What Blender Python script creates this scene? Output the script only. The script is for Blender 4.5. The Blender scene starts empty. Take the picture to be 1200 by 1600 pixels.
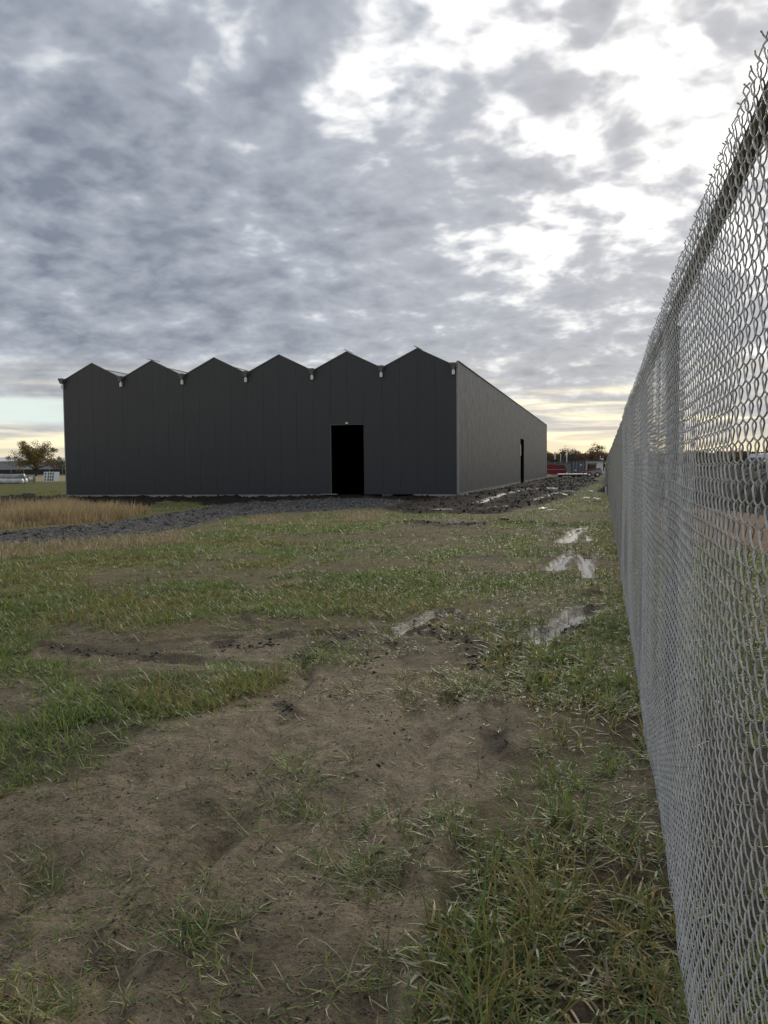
import bpy, bmesh, math, random
import numpy as np
from mathutils import Vector, Matrix

R = math.radians
random.seed(7)
rng = np.random.default_rng(11)
scene = bpy.context.scene
COL = scene.collection

# ------------------------------------------------------------------ camera
FPX, W, H = 1330.0, 1200.0, 1600.0
CAM_H = 1.70
VP = (943.0, 728.0)
ROLL = R(0.55)


def camera_axes():
    v = Vector(((VP[0] - W / 2) / FPX, -(VP[1] - H / 2) / FPX, -1)).normalized()
    sx, sy = -math.sin(ROLL), math.cos(ROLL)
    u = Vector((sx, sy, -(sx * v.x + sy * v.y) / v.z)).normalized()      # world up: the horizon slopes by ROLL
    x = v.cross(u)
    return Matrix((x, v, u))


MROT = camera_axes()
cam_data = bpy.data.cameras.new('camera')
cam = bpy.data.objects.new('camera', cam_data)
COL.objects.link(cam)
cam_data.sensor_fit = 'VERTICAL'
cam_data.sensor_height = 24.0
cam_data.sensor_width = 18.0
cam_data.lens = 24.0 * FPX / H
cam_data.clip_start = 0.05
cam_data.clip_end = 9000
cam.matrix_world = Matrix.Translation((0, 0, CAM_H)) @ MROT.to_4x4()
scene.camera = cam


def ray(px, py):
    """Direction in the place of a point measured in the photograph."""
    return (MROT @ Vector(((px - W / 2) / FPX, -(py - H / 2) / FPX, -1))).normalized()


def G(px, py):
    """Ground point (x, y) of a point measured in the photograph."""
    d = ray(px, py)
    t = CAM_H / max(-d.z, 1e-4)
    return (d.x * t, d.y * t)


def AT(px, py, Y):
    """Point of the measured sight line at distance Y down the fence direction."""
    d = ray(px, py)
    t = Y / d.y
    return Vector((d.x * t, Y, CAM_H + d.z * t))


# ------------------------------------------------------------------ node helper
class NT:
    def __init__(self, tree):
        self.t = tree
        self.n = tree.nodes
        self.l = tree.links

    def new(self, typ, **kw):
        n = self.n.new(typ)
        for k, v in kw.items():
            setattr(n, k, v)
        return n

    def put(self, sock, v):
        if v is None:
            return
        if hasattr(v, 'is_output'):
            self.l.new(v, sock)
        else:
            if hasattr(sock, 'default_value'):
                try:
                    sock.default_value = v
                except Exception:
                    sock.default_value = tuple(v) + (1,)

    def math(self, op, a, b=None, c=None, clamp=False):
        n = self.new('ShaderNodeMath', operation=op, use_clamp=clamp)
        self.put(n.inputs[0], a)
        self.put(n.inputs[1], b)
        self.put(n.inputs[2], c)
        return n.outputs[0]

    def vmath(self, op, a, b=None, scale=None):
        n = self.new('ShaderNodeVectorMath', operation=op)
        self.put(n.inputs[0], a)
        self.put(n.inputs[1], b)
        if scale is not None:
            self.put(n.inputs['Scale'], scale)
        return n.outputs['Value'] if op in ('DOT_PRODUCT', 'LENGTH', 'DISTANCE') else n.outputs[0]

    def ramp(self, v, lo, hi, a=0.0, b=1.0, smooth=True):
        n = self.new('ShaderNodeMapRange', interpolation_type='SMOOTHSTEP' if smooth else 'LINEAR')
        self.put(n.inputs['Value'], v)
        n.inputs['From Min'].default_value = lo
        n.inputs['From Max'].default_value = hi
        n.inputs['To Min'].default_value = a
        n.inputs['To Max'].default_value = b
        return n.outputs[0]

    def mix(self, f, a, b, blend='MIX'):
        n = self.new('ShaderNodeMix', data_type='RGBA', blend_type=blend)
        self.put(n.inputs[0], f)
        self.put(n.inputs[6], a)
        self.put(n.inputs[7], b)
        return n.outputs[2]

    def noise(self, vec, scale, detail=4, rough=0.5, dist=0.0):
        n = self.new('ShaderNodeTexNoise')
        self.put(n.inputs['Vector'], vec)
        n.inputs['Scale'].default_value = scale
        n.inputs['Detail'].default_value = detail
        n.inputs['Roughness'].default_value = rough
        n.inputs['Distortion'].default_value = dist
        return n.outputs['Fac']


# ------------------------------------------------------------------ sky
SUN_DIR = ray(1060, 20)
SUN_EL = math.asin(SUN_DIR.z)
SUN_AZ = math.atan2(SUN_DIR.x, SUN_DIR.y)
world = bpy.data.worlds.new('World')
scene.world = world
world.use_nodes = True
wt = NT(world.node_tree)
wt.n.clear()
SKY_STRENGTH = 0.10
wout = wt.new('ShaderNodeOutputWorld')
bg = wt.new('ShaderNodeBackground')
bg.inputs['Strength'].default_value = SKY_STRENGTH
wt.l.new(bg.outputs[0], wout.inputs[0])
nishita = wt.new('ShaderNodeTexSky', sky_type='NISHITA')
nishita.sun_disc = False
nishita.sun_elevation = SUN_EL
nishita.sun_rotation = SUN_AZ
nishita.dust_density = 2.0
dirv = wt.new('ShaderNodeTexCoord').outputs['Generated']
sep = wt.new('ShaderNodeSeparateXYZ')
wt.l.new(dirv, sep.inputs[0])
dx, dy, dz = sep.outputs
den = wt.math('ADD', wt.math('MAXIMUM', dz, 0.0), 0.26)
comb = wt.new('ShaderNodeCombineXYZ')
wt.put(comb.inputs[0], wt.math('DIVIDE', dx, den))
wt.put(comb.inputs[1], wt.math('DIVIDE', dy, den))
comb.inputs[2].default_value = 3.7
plane = comb.outputs[0]
wrp = wt.new('ShaderNodeTexNoise')
wt.put(wrp.inputs['Vector'], plane)
wrp.inputs['Scale'].default_value = 3.0
wrp.inputs['Detail'].default_value = 3
plane_w = wt.vmath('ADD', plane, wt.vmath('SCALE', wt.vmath('SUBTRACT', wrp.outputs['Color'], (.5, .5, .5)), scale=0.10))
n_big = wt.noise(plane, 1.7, 2, 0.5)
n_mid = wt.noise(plane_w, 7.6, 2, 0.45)
n_cell = wt.noise(plane_w, 17.0, 2, 0.5)
n_fine = wt.noise(plane_w, 52.0, 3, 0.55)


def centred(n, k):
    return wt.math('MULTIPLY', wt.math('SUBTRACT', n, 0.5), k)


n_all = wt.math('ADD', wt.math('ADD', centred(n_big, 0.45), centred(n_mid, 0.95)), wt.math('ADD', wt.math('MULTIPLY', centred(n_cell, 0.78), wt.ramp(dz, .08, .30, .55, 1.0)), centred(n_fine, 0.22)))

# where the cloud deck is broken (+) or heavy (-): sky directions and angular sizes
BREAKS = [(320, 55, 80, .20), (400, 10, 70, .22), (580, 110, 110, .22), (720, 60, 130, .26), (870, 60, 140, .26), (1010, 120, 190, .26), (1120, 180, 170, .28),
          (1140, 300, 110, .20), (960, 190, 100, .10), (1290, 60, 260, .30), (370, 340, 55, .16), (475, 372, 50, .14), (900, 190, 80, .14),
          (850, 372, 60, .20), (720, 375, 50, .14), (1050, 325, 60, .22), (640, -60, 160, .20), (1000, 20, 160, .14), (1260, 330, 150, .2), (820, 410, 50, .14),
          (0, 180, 40, .12), (60, 45, 60, .10), (540, 160, 60, .16),
          (130, 210, 240, -.14), (330, 250, 200, -.10), (600, 260, 170, -.10), (640, 430, 260, -.06), (250, 440, 260, -.08),
          (470, 60, 75, -.30), (560, 30, 60, -.22), (430, 110, 50, -.2), (870, 105, 70, -.34), (930, 90, 40, -.2), (900, 210, 80, -.22), (1000, 125, 55, -.36), (960, 135, 45, -.3), (1090, 80, 55, -.42), (1150, 55, 40, -.30), (920, 8, 50, -.42), (970, 0, 40, -.3),
          (690, 140, 80, -.24), (1050, 212, 45, -.34), (1025, 180, 28, -.3), (1120, 8, 40, -.40), (1105, 170, 32, -.34), (640, 90, 40, -.12), (840, 150, 60, -.2), (1030, 290, 70, -.14), (1100, 390, 90, -.1)]
bias = None
for (bx, by, br, amt) in BREAKS:
    bdir = ray(bx, by)
    ang = br / FPX
    dd = wt.vmath('DOT_PRODUCT', dirv, tuple(bdir))
    m = wt.ramp(dd, math.cos(ang * 1.25), math.cos(ang * 0.15), 0.0, amt)
    bias = m if bias is None else wt.math('ADD', bias, m)
bias = wt.math('MINIMUM', wt.math('MULTIPLY', bias, 0.95), 0.22)
n_tot = wt.math('ADD', n_all, bias)
thin = wt.math('POWER', wt.ramp(n_tot, 0.0, 0.50, smooth=False), 1.5)
sdot = wt.vmath('DOT_PRODUCT', dirv, tuple(SUN_DIR))
near_sun = wt.ramp(sdot, 0.74, 1.0)
shade = wt.ramp(n_tot, -0.40, 0.20, smooth=False)
thick_col = wt.mix(shade, (.165, .190, .244, 1), (.405, .438, .492, 1))
thick_col = wt.mix(wt.math('MULTIPLY', near_sun, 0.20), thick_col, (.50, .52, .56, 1))
thin_col = wt.mix(near_sun, (.66, .68, .70, 1), (1.5, 1.46, 1.38, 1))
clouds = wt.mix(thin, thick_col, thin_col)
# light lower cloud bands, cream towards the horizon
band = wt.new('ShaderNodeCombineXYZ')
az = wt.math('ARCTAN2', dx, dy)
wt.put(band.inputs[0], wt.math('MULTIPLY', az, 2.6))
wt.put(band.inputs[1], wt.math('MULTIPLY', dz, 34.0))
n_band = wt.noise(band.outputs[0], 1.6, 5, 0.55, 0.4)
low = wt.ramp(dz, 0.135, 0.03)
low_col = wt.mix(wt.ramp(n_band, 0.40, 0.62), (.42, .42, .43, 1), (.86, .79, .61, 1))
sun_side = wt.ramp(sdot, 0.55, 0.93)
low_col = wt.mix(wt.math('MULTIPLY', sun_side, wt.ramp(n_band, 0.5, 0.66)), low_col, (1.25, 1.08, .66, 1))
clouds = wt.mix(wt.math('MULTIPLY', low, wt.ramp(n_band, 0.33, 0.60, 0.35, 1.0)), clouds, low_col)
warm = wt.ramp(dz, 0.050, 0.0)
clouds = wt.mix(wt.math('MULTIPLY', warm, 0.85), clouds, (.92, .78, .47, 1))
# clear strip low in the sky away from the sun
strip = wt.math('MULTIPLY', wt.math('MULTIPLY', wt.ramp(dz, 0.046, 0.056), wt.ramp(dz, 0.083, 0.076)), wt.ramp(n_band, 0.66, 0.50))
strip = wt.math('MULTIPLY', strip, wt.ramp(sdot, 0.80, 0.70))
clouds = wt.mix(wt.math('MULTIPLY', strip, 0.9), clouds, (.66, .75, .71, 1))
lifted = wt.vmath('SCALE', clouds, scale=0.89 / SKY_STRENGTH)
final = wt.mix(0.97, nishita.outputs[0], lifted)
wt.put(bg.inputs['Color'], final)

sun_data = bpy.data.lights.new('sun', 'SUN')
sun_data.energy = 1.5
sun_data.angle = R(25)
sun_data.color = (1.0, .93, .82)
sun = bpy.data.objects.new('sun', sun_data)
COL.objects.link(sun)
sun.rotation_euler = SUN_DIR.to_track_quat('Z', 'Y').to_euler()

vs = scene.view_settings
scene.display_settings.display_device = 'sRGB'
vs.view_transform = 'Standard'
vs.look = 'None'
vs.exposure = 0.45
vs.gamma = 1.0
vs.use_curve_mapping = False
scene.cycles.max_bounces = 6


# ------------------------------------------------------------------ material helpers
def principled(name, col, rough=0.6, metal=0.0, spec=0.5, noise=None, bump=None, extra=None):
    """noise=(scale, amount) varies the colour, bump=(scale, strength)."""
    m = bpy.data.materials.new(name)
    m.use_nodes = True
    t = NT(m.node_tree)
    b = t.n['Principled BSDF']
    b.inputs['Roughness'].default_value = rough
    b.inputs['Metallic'].default_value = metal
    b.inputs['Specular IOR Level'].default_value = spec
    co = t.new('ShaderNodeTexCoord').outputs['Object']
    c = tuple(col) + (1,)
    if noise:
        f = t.noise(co, noise[0], 5, 0.6)
        lo = tuple(x * (1 - noise[1]) for x in col) + (1,)
        hi = tuple(min(1, x * (1 + noise[1])) for x in col) + (1,)
        t.put(b.inputs['Base Color'], t.mix(t.ramp(f, 0.3, 0.7), lo, hi))
        t.put(b.inputs['Roughness'], t.ramp(f, 0.3, 0.7, rough * 0.88, min(1, rough * 1.12)))
    else:
        b.inputs['Base Color'].default_value = c
    if bump:
        bn = t.new('ShaderNodeBump')
        bn.inputs['Strength'].default_value = bump[1]
        bn.inputs['Distance'].default_value = 0.02
        t.put(bn.inputs['Height'], t.noise(co, bump[0], 6, 0.6))
        t.l.new(bn.outputs[0], b.inputs['Normal'])
    return m


# ------------------------------------------------------------------ object helpers
def link(o, parent=None):
    COL.objects.link(o)
    if parent is not None:
        o.parent = parent
    return o


def tag(o, label=None, cat=None, group=None, kind=None):
    if label:
        o['label'] = label
    if cat:
        o['category'] = cat
    if group:
        o['group'] = group
    if kind:
        o['kind'] = kind
    return o


def thing(name, label, cat, loc=(0, 0, 0), rz=0.0, group=None):
    o = bpy.data.objects.new(name, None)
    o.empty_display_size = 0.3
    o.location = loc
    o.rotation_euler = (0, 0, rz)
    link(o)
    return tag(o, label, cat, group)


def copy_tree(o, parent=None):
    c = o.copy()
    COL.objects.link(c)
    if parent is not None:
        c.parent = parent
    for ch in list(o.children):
        copy_tree(ch, c)
    return c


class MB:
    """Collects shapes into one mesh."""

    def __init__(self):
        self.v, self.f = [], []

    def box(self, c, s, rz=0.0, rx=0.0, ry=0.0):
        M = Matrix.Translation(c) @ Matrix.Rotation(rz, 4, 'Z') @ Matrix.Rotation(ry, 4, 'Y') @ Matrix.Rotation(rx, 4, 'X')
        n = len(self.v)
        for z in (-.5, .5):
            for y in (-.5, .5):
                for x in (-.5, .5):
                    self.v.append(tuple(M @ Vector((x * s[0], y * s[1], z * s[2]))))
        for q in ((0, 2, 3, 1), (4, 5, 7, 6), (0, 1, 5, 4), (2, 6, 7, 3), (0, 4, 6, 2), (1, 3, 7, 5)):
            self.f.append(tuple(n + i for i in q))
        return self

    def prism(self, pts, axis, a, b):
        """Extrude a 2-D outline along an axis ('x': pts are (y,z), 'y': (x,z), 'z': (x,y)) from a to b."""
        n = len(self.v)
        k = len(pts)
        for t in (a, b):
            for p in pts:
                self.v.append({'x': (t, p[0], p[1]), 'y': (p[0], t, p[1]), 'z': (p[0], p[1], t)}[axis])
        self.f.append(tuple(n + i for i in range(k))[::-1])
        self.f.append(tuple(n + k + i for i in range(k)))
        for i in range(k):
            j = (i + 1) % k
            self.f.append((n + i, n + j, n + k + j, n + k + i))
        return self

    def tube(self, pts, r, sides=8, caps=True):
        n = len(self.v)
        pts = [Vector(p) for p in pts]
        rs = r if isinstance(r, (list, tuple)) else [r] * len(pts)
        up = None
        for i, p in enumerate(pts):
            d = (pts[min(i + 1, len(pts) - 1)] - pts[max(i - 1, 0)]).normalized()
            if up is None:
                up = Vector((0, 0, 1)) if abs(d.z) < .9 else Vector((1, 0, 0))
            a = d.cross(up).normalized()
            up = a.cross(d).normalized()
            for k in range(sides):
                t = 2 * math.pi * k / sides
                self.v.append(tuple(p + (a * math.cos(t) + up * math.sin(t)) * rs[i]))
        for i in range(len(pts) - 1):
            for k in range(sides):
                k2 = (k + 1) % sides
                self.f.append((n + i * sides + k, n + i * sides + k2, n + (i + 1) * sides + k2, n + (i + 1) * sides + k))
        if caps:
            self.f.append(tuple(n + k for k in range(sides))[::-1])
            self.f.append(tuple(n + (len(pts) - 1) * sides + k for k in range(sides)))
        return self

    def build(self, name, mat, parent=None, smooth=False, bevel=0.0, loc=None):
        me = bpy.data.meshes.new(name)
        me.from_pydata(self.v, [], self.f)
        me.materials.append(mat)
        bm = bmesh.new()
        bm.from_mesh(me)
        bmesh.ops.recalc_face_normals(bm, faces=bm.faces)
        if bevel:
            bmesh.ops.bevel(bm, geom=bm.edges[:], offset=bevel, segments=2, affect='EDGES', clamp_overlap=True)
        bm.to_mesh(me)
        bm.free()
        if smooth:
            me.polygons.foreach_set('use_smooth', [True] * len(me.polygons))
        o = bpy.data.objects.new(name, me)
        if loc is not None:
            o.location = loc
        return link(o, parent)


def np_mesh(name, verts, faces_list, mat, parent=None, cols=None, smooth=True, attrs=None):
    """faces_list: list of int arrays (n,3) or (n,4)."""
    me = bpy.data.meshes.new(name)
    verts = np.asarray(verts, dtype=np.float32)
    me.vertices.add(len(verts))
    me.vertices.foreach_set('co', verts.ravel())
    loops = np.concatenate([f.ravel() for f in faces_list]).astype(np.int32)
    sizes = np.concatenate([np.full(len(f), f.shape[1], np.int32) for f in faces_list])
    starts = np.concatenate([[0], np.cumsum(sizes)[:-1]]).astype(np.int32)
    me.loops.add(len(loops))
    me.loops.foreach_set('vertex_index', loops)
    me.polygons.add(len(sizes))
    me.polygons.foreach_set('loop_start', starts)
    me.polygons.foreach_set('use_smooth', np.full(len(sizes), smooth, dtype=bool))
    if cols is not None:
        a = me.color_attributes.new('tint', 'FLOAT_COLOR', 'POINT')
        c = np.ones((len(verts), 4), np.float32)
        c[:, :3] = cols
        a.data.foreach_set('color', c.ravel())
    for k, v in (attrs or {}).items():
        a = me.attributes.new(k, 'FLOAT', 'POINT')
        a.data.foreach_set('value', np.asarray(v, np.float32))
    me.update(calc_edges=True)
    me.validate()
    me.materials.append(mat)
    o = bpy.data.objects.new(name, me)
    return link(o, parent)


# ------------------------------------------------------------------ numpy noise and zones
_perm = rng.permutation(4096)
_val = rng.random(4096)


def vnoise(x, y, seed=0):
    xi = np.floor(x).astype(np.int64)
    yi = np.floor(y).astype(np.int64)
    fx = x - xi
    fy = y - yi
    fx = fx * fx * (3 - 2 * fx)
    fy = fy * fy * (3 - 2 * fy)

    def h(a, b):
        return _val[_perm[(_perm[(a + seed * 131) & 4095] + b) & 4095]]
    return (h(xi, yi) * (1 - fx) + h(xi + 1, yi) * fx) * (1 - fy) + (h(xi, yi + 1) * (1 - fx) + h(xi + 1, yi + 1) * fx) * fy


def fbm(x, y, octaves=4, seed=0, gain=0.5):
    s, a, t = 0, 1.0, 0
    for o in range(octaves):
        s = s + a * vnoise(x * 2 ** o + 17.3 * o, y * 2 ** o - 9.1 * o, seed + o)
        t += a
        a *= gain
    return s / t


def sstep(a, b, v):
    t = np.clip((v - a) / (b - a), 0, 1)
    return t * t * (3 - 2 * t)


def inpoly(poly, x, y):
    r = np.zeros(x.shape, bool)
    n = len(poly)
    for i in range(n):
        x1, y1 = poly[i]
        x2, y2 = poly[(i + 1) % n]
        if y1 == y2:
            continue
        c = ((y1 > y) != (y2 > y)) & (x < (x2 - x1) * (y - y1) / (y2 - y1) + x1)
        r ^= c
    return r


def world_poly(px):
    return [G(*p) for p in px]


P_MUD = [world_poly(p) for p in (
    [(-300, 1310), (0, 1250), (60, 1222), (150, 1210), (200, 1155), (300, 1112), (430, 1062), (455, 1022), (520, 1005), (610, 990),
     (700, 985), (790, 1010), (770, 1045), (790, 1085), (850, 1105), (835, 1150), (800, 1190), (740, 1250), (690, 1350), (700, 1430),
     (690, 1520), (660, 1600), (640, 1800), (-400, 1800)],
    [(40, 985), (110, 972), (260, 998), (400, 982), (610, 982), (560, 1012), (440, 1032), (330, 1052), (150, 1038), (60, 1028)],
    [(-50, 1078), (90, 1052), (150, 1080), (100, 1128), (0, 1142), (-80, 1140)],
    [(900, 1020), (960, 1020), (985, 1075), (930, 1088)],
    [(925, 1215), (1005, 1230), (1030, 1310), (960, 1325), (930, 1280)])]
P_THIN = [world_poly(p) for p in (
    [(850, 812), (905, 812), (930, 850), (930, 900), (890, 905), (935, 960), (900, 1010), (780, 1012), (700, 1000), (740, 965), (850, 900)],
    [(690, 880), (800, 868), (830, 902), (740, 922)], [(90, 920), (260, 905), (280, 930), (120, 945)],
    [(420, 985), (700, 985), (760, 1060), (560, 1080), (450, 1040)], [(640, 812), (740, 815), (760, 826), (640, 826)])]
P_TUFT = [world_poly(p) for p in (
    [(560, 1280), (730, 1262), (745, 1330), (560, 1345)], [(370, 1275), (520, 1258), (520, 1290), (390, 1302)],
    [(665, 1058), (750, 1060), (760, 1090), (650, 1090)], [(500, 1340), (600, 1350), (605, 1400), (510, 1400)],
    [(-30, 1545), (105, 1555), (120, 1610), (-30, 1660)], [(275, 1435), (350, 1440), (350, 1482), (270, 1480)],
    [(20, 1335), (70, 1330), (80, 1390), (30, 1400)], [(450, 1190), (540, 1180), (540, 1230), (460, 1235)],
    [(550, 1480), (620, 1490), (620, 1530), (560, 1530)], [(450, 1020), (540, 1010), (540, 1040), (460, 1045)])]
P_LONG = [world_poly(p) for p in ([(690, 1425), (760, 1330), (850, 1285), (1010, 1310), (1100, 1420), (1160, 1800), (640, 1800), (690, 1540)],
                                  [(770, 1030), (870, 1010), (1000, 1090), (1000, 1200), (860, 1110)],)]
P_STRIP = [world_poly(p) for p in ([(-100, 1260), (-100, 1145), (100, 1120), (170, 1070), (330, 1055), (430, 1035), (440, 1060), (250, 1130), (180, 1190), (60, 1215)],)]
P_DRY = [world_poly(p) for p in (
    [(-200, 806), (0, 801), (110, 794), (200, 788), (232, 802), (180, 816), (60, 826), (0, 830), (-200, 848)],
    [(-100, 862), (0, 848), (120, 846), (200, 838), (275, 829), (275, 848), (100, 868), (0, 878), (-100, 890)],
    [(380, 812), (430, 806), (440, 816), (390, 824)], [(530, 803), (590, 800), (596, 812), (540, 816)])]
P_LAWN = [world_poly([(-400, 753), (106, 752), (106, 776), (-400, 780)])]
P_VERGE = [world_poly([(-400, 744), (120, 743), (120, 752), (-400, 753)])]
CHURN = [([G(*p) for p in l], w) for l, w in (([(60, 1012), (160, 1022), (250, 1028)], .09), ([(640, 978), (700, 997), (780, 1022)], .12), ([(560, 1030), (620, 1004)], .09),
          ([(735, 1030), (765, 1045), (800, 1040)], .10), ([(850, 1006), (880, 992), (905, 985)], .11), ([(765, 1100), (780, 1160), (800, 1190)], .07), ([(750, 1180), (790, 1195)], .05),
          ([(450, 1030), (520, 1002), (560, 990)], .08), ([(340, 1008), (430, 1003)], .07), ([(700, 1060), (770, 1130)], .06), ([(420, 1408), (445, 1430)], .035), ([(380, 960), (400, 985)], .08),
          ([(640, 818), (700, 822), (760, 818)], .45), ([(780, 815), (830, 818)], .35), ([(860, 818), (905, 822)], .25), ([(820, 1010), (860, 985), (930, 925)], .10), ([(440, 1098), (465, 1112)], .05))]
P_YEL = [world_poly(p) for p in (
    [(250, 868), (345, 862), (345, 892), (255, 897)], [(95, 945), (200, 925), (225, 990), (95, 1002)], [(500, 948), (700, 952), (640, 982), (520, 985)],
    [(680, 798), (800, 800), (800, 818), (660, 818)], [(790, 950), (840, 950), (830, 985), (780, 985)], [(800, 1400), (1060, 1380), (1110, 1600), (840, 1600)])]
P_GRAVEL = [world_poly(p) for p in ([(-300, 900), (-300, 875), (0, 832), (150, 818), (240, 806), (330, 790), (420, 783), (520, 780), (650, 784), (600, 797), (480, 801), (380, 806),
                                     (270, 829), (200, 840), (100, 850), (0, 864)],)]
P_BLACK = [world_poly(p) for p in ([(-400, 798), (0, 776.5), (100, 775), (560, 770), (718, 770), (790, 757), (858, 744), (944, 741), (944, 747), (915, 762), (880, 780), (790, 800), (650, 803), (520, 787),
                                    (330, 791), (200, 789), (100, 795), (0, 804), (-400, 828)],)]
P_TAN = [world_poly(p) for p in ([(960, 790), (1300, 800), (1400, 880), (1250, 870), (1150, 855), (1060, 850), (960, 815)],)]
P_DARKFIELD = [world_poly(p) for p in ([(952, 745), (1400, 745), (1400, 802), (960, 792)],)]


def anyin(polys, x, y):
    r = np.zeros(x.shape, bool)
    for p in polys:
        r |= inpoly(p, x, y)
    return r


def warped(x, y, k=0.05, seed=40):
    d = np.maximum(np.hypot(x, y), 1.5)
    f = 6.0 / d ** 0.7
    wx = (fbm(x * f, y * f * 0.6, 3, seed) - .5) * 2 * k * d
    wy = (fbm(x * f + 31, y * f * 0.6 + 11, 3, seed + 5) - .5) * 2 * k * d * np.maximum(1, d / 5)
    return x + wx, y + wy


EDGE = world_poly([(850, 1030), (930, 980), (992, 1000), (1010, 1090), (1045, 1330), (870, 1310), (830, 1160)])
RUTS = []      # (points, half width, depth, berm)


def rut(px, hw, depth, berm=0.02):
    RUTS.append(([G(*p) for p in px], hw, depth, berm))


PUDDLES = [([(912, 825), (896, 836), (884, 848)], 0.14), ([(893, 864), (880, 876), (868, 892)], 0.10), ([(924, 838), (920, 846)], 0.08), ([(920, 868), (914, 882), (919, 903)], 0.09),
           ([(925, 952), (900, 966), (870, 984), (830, 1006)], 0.13), ([(688, 958), (662, 974), (622, 994)], 0.10), ([(700, 953), (725, 968)], .05),
           ([(640, 796), (700, 797), (780, 794), (800, 792)], 0.12), ([(745, 790), (790, 772), (838, 765)], 0.15), ([(830, 783), (870, 772), (900, 766)], 0.10)]
WATER_Z = -0.035
for pts, hw in PUDDLES:
    rut(pts, hw, 0.085, 0.02)
rut([(40, 1010), (130, 1015), (260, 1032), (420, 1045)], .10, .05)
rut([(300, 1000), (430, 996), (600, 982)], .09, .05)
rut([(600, 990), (700, 1000), (780, 1010), (830, 1006)], .09, .05)
rut([(800, 1060), (770, 1120), (775, 1200), (720, 1330), (690, 1600)], .07, .035)
rut([(480, 1030), (430, 1150), (330, 1300), (100, 1560)], .10, .045, .02)
rut([(620, 1010), (650, 1150), (540, 1330), (420, 1600)], .09, .04, .02)
rut([(250, 1170), (100, 1330), (-60, 1500)], .08, .04, .02)
rut([(560, 1050), (420, 1230), (230, 1450), (120, 1640)], .08, .035, .018)
rut([(700, 1090), (640, 1250), (600, 1450), (560, 1640)], .08, .04, .018)
rut([(700, 826), (840, 828), (900, 815)], .25, .06)


def polydist(pts, x, y):
    d = np.full(x.shape, 1e9)
    for (x1, y1), (x2, y2) in zip(pts[:-1], pts[1:]):
        ex, ey = x2 - x1, y2 - y1
        t = np.clip(((x - x1) * ex + (y - y1) * ey) / (ex * ex + ey * ey + 1e-9), 0, 1)
        d = np.minimum(d, np.hypot(x - x1 - t * ex, y - y1 - t * ey))
    return d


def zones(x, y):
    wx, wy = warped(x, y, 0.035)
    z = {}
    left = x < 0.265
    z['mud'] = anyin(P_MUD, wx, wy) & left
    z['thin'] = anyin(P_THIN, wx, wy) & left
    z['tuft'] = anyin(P_TUFT, wx, wy)
    z['long'] = anyin(P_LONG, wx, wy)
    z['strip'] = anyin(P_STRIP, wx, wy)
    wx2, wy2 = warped(x, y, 0.012, 60)
    z['dry'] = anyin(P_DRY, wx2, wy2)
    z['yellow'] = anyin(P_YEL, wx, wy)
    z['gravel'] = anyin(P_GRAVEL, wx2, wy2)
    z['black'] = anyin(P_BLACK, wx2, wy2) & left
    z['tan'] = anyin(P_TAN, wx2, wy2) & ~left
    z['darkfield'] = anyin(P_DARKFIELD, wx2, wy2) & ~left
    z['lawn'] = inpoly(P_LAWN[0], x, y)
    z['verge'] = inpoly(P_VERGE[0], x, y)
    ch = np.zeros(x.shape)
    wch = (fbm(x * 4, y * 2.5, 3, 66) - .5)
    for l, w in CHURN:
        ch = np.maximum(ch, np.exp(-((polydist(l, x, y) + wch * w * 3.0) / w) ** 2))
    z['churn'] = ch * sstep(.30, .55, fbm(x * 3, y * 3, 3, 67))
    z['gravel'] &= ~z['dry']
    z['black'] &= ~(z['dry'] | z['gravel'])
    return z


def height(x, y, z=None):
    z = z or zones(x, y)
    d = np.hypot(x, y)
    amp = sstep(400, 60, d)
    h = (fbm(x * 0.45, y * 0.45, 3, 1) - .5) * 0.07 + (fbm(x * 2.3, y * 2.3, 3, 5) - .5) * 0.035
    lump = fbm(x * 8, y * 8, 4, 9, .62) - .5
    h = h + z['churn'] * (.012 + .10 * (fbm(x * 11, y * 11, 3, 12, .6) - .42)) * np.clip(d / 9, .6, 2.2)
    h = h + lump * 0.030
    churn = (z['black'] & (x < 0)).astype(float)
    h = h + churn * (fbm(x * 1.9, y * 1.9, 4, 14, .6) - .40) * 0.42
    h = h + z['gravel'] * (fbm(x * 6, y * 6, 2, 21, .6) - .5) * 0.05
    wet = np.zeros(x.shape)
    calm = np.ones(x.shape)
    wob = (fbm(x * 3.2, y * 1.6, 3, 33) - .5)
    for i, (pts, hw, dep, berm) in enumerate(RUTS):
        q = polydist(pts, x, y) + wob * hw * 1.5
        inside = 1 - sstep(hw * .55, hw * 1.15, q)
        ring = np.exp(-((q - hw * 1.7) / (hw * .6)) ** 2)
        if i < len(PUDDLES):
            calm = np.minimum(calm, sstep(hw * .9, hw * 3.0, q))
            wet = np.maximum(wet, 1 - sstep(hw * .8, hw * 2.2, q))
        h = h * np.where(i < len(PUDDLES), 0.45 + .55 * sstep(hw * .9, hw * 3.0, q), 1.0)
        if i >= len(PUDDLES):
            brk = sstep(.34, .60, fbm(x * 1.7, y * 1.7, 3, 34 + i))
            inside, ring = inside * brk, ring * brk
        h = h - inside * dep + ring * berm
        wet = np.maximum(wet, inside * (.45 if i < len(PUDDLES) else .12))
    return h * amp, wet


# ------------------------------------------------------------------ ground
def ground_rows():
    r = [-2500, -700, -200, -60, -20, -8, -3, -1]
    y = 0.2
    while y < 5200:
        r.append(y)
        y += 0.012 + y * 0.0072 if y < 60 else y * 0.06
    return np.array(r)


rows = ground_rows()
NC = 520
tt = np.linspace(-1, 1, NC)
tt = np.sign(tt) * np.abs(tt) ** 1.15
half = 5.0 + 1.15 * np.abs(rows)
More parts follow.
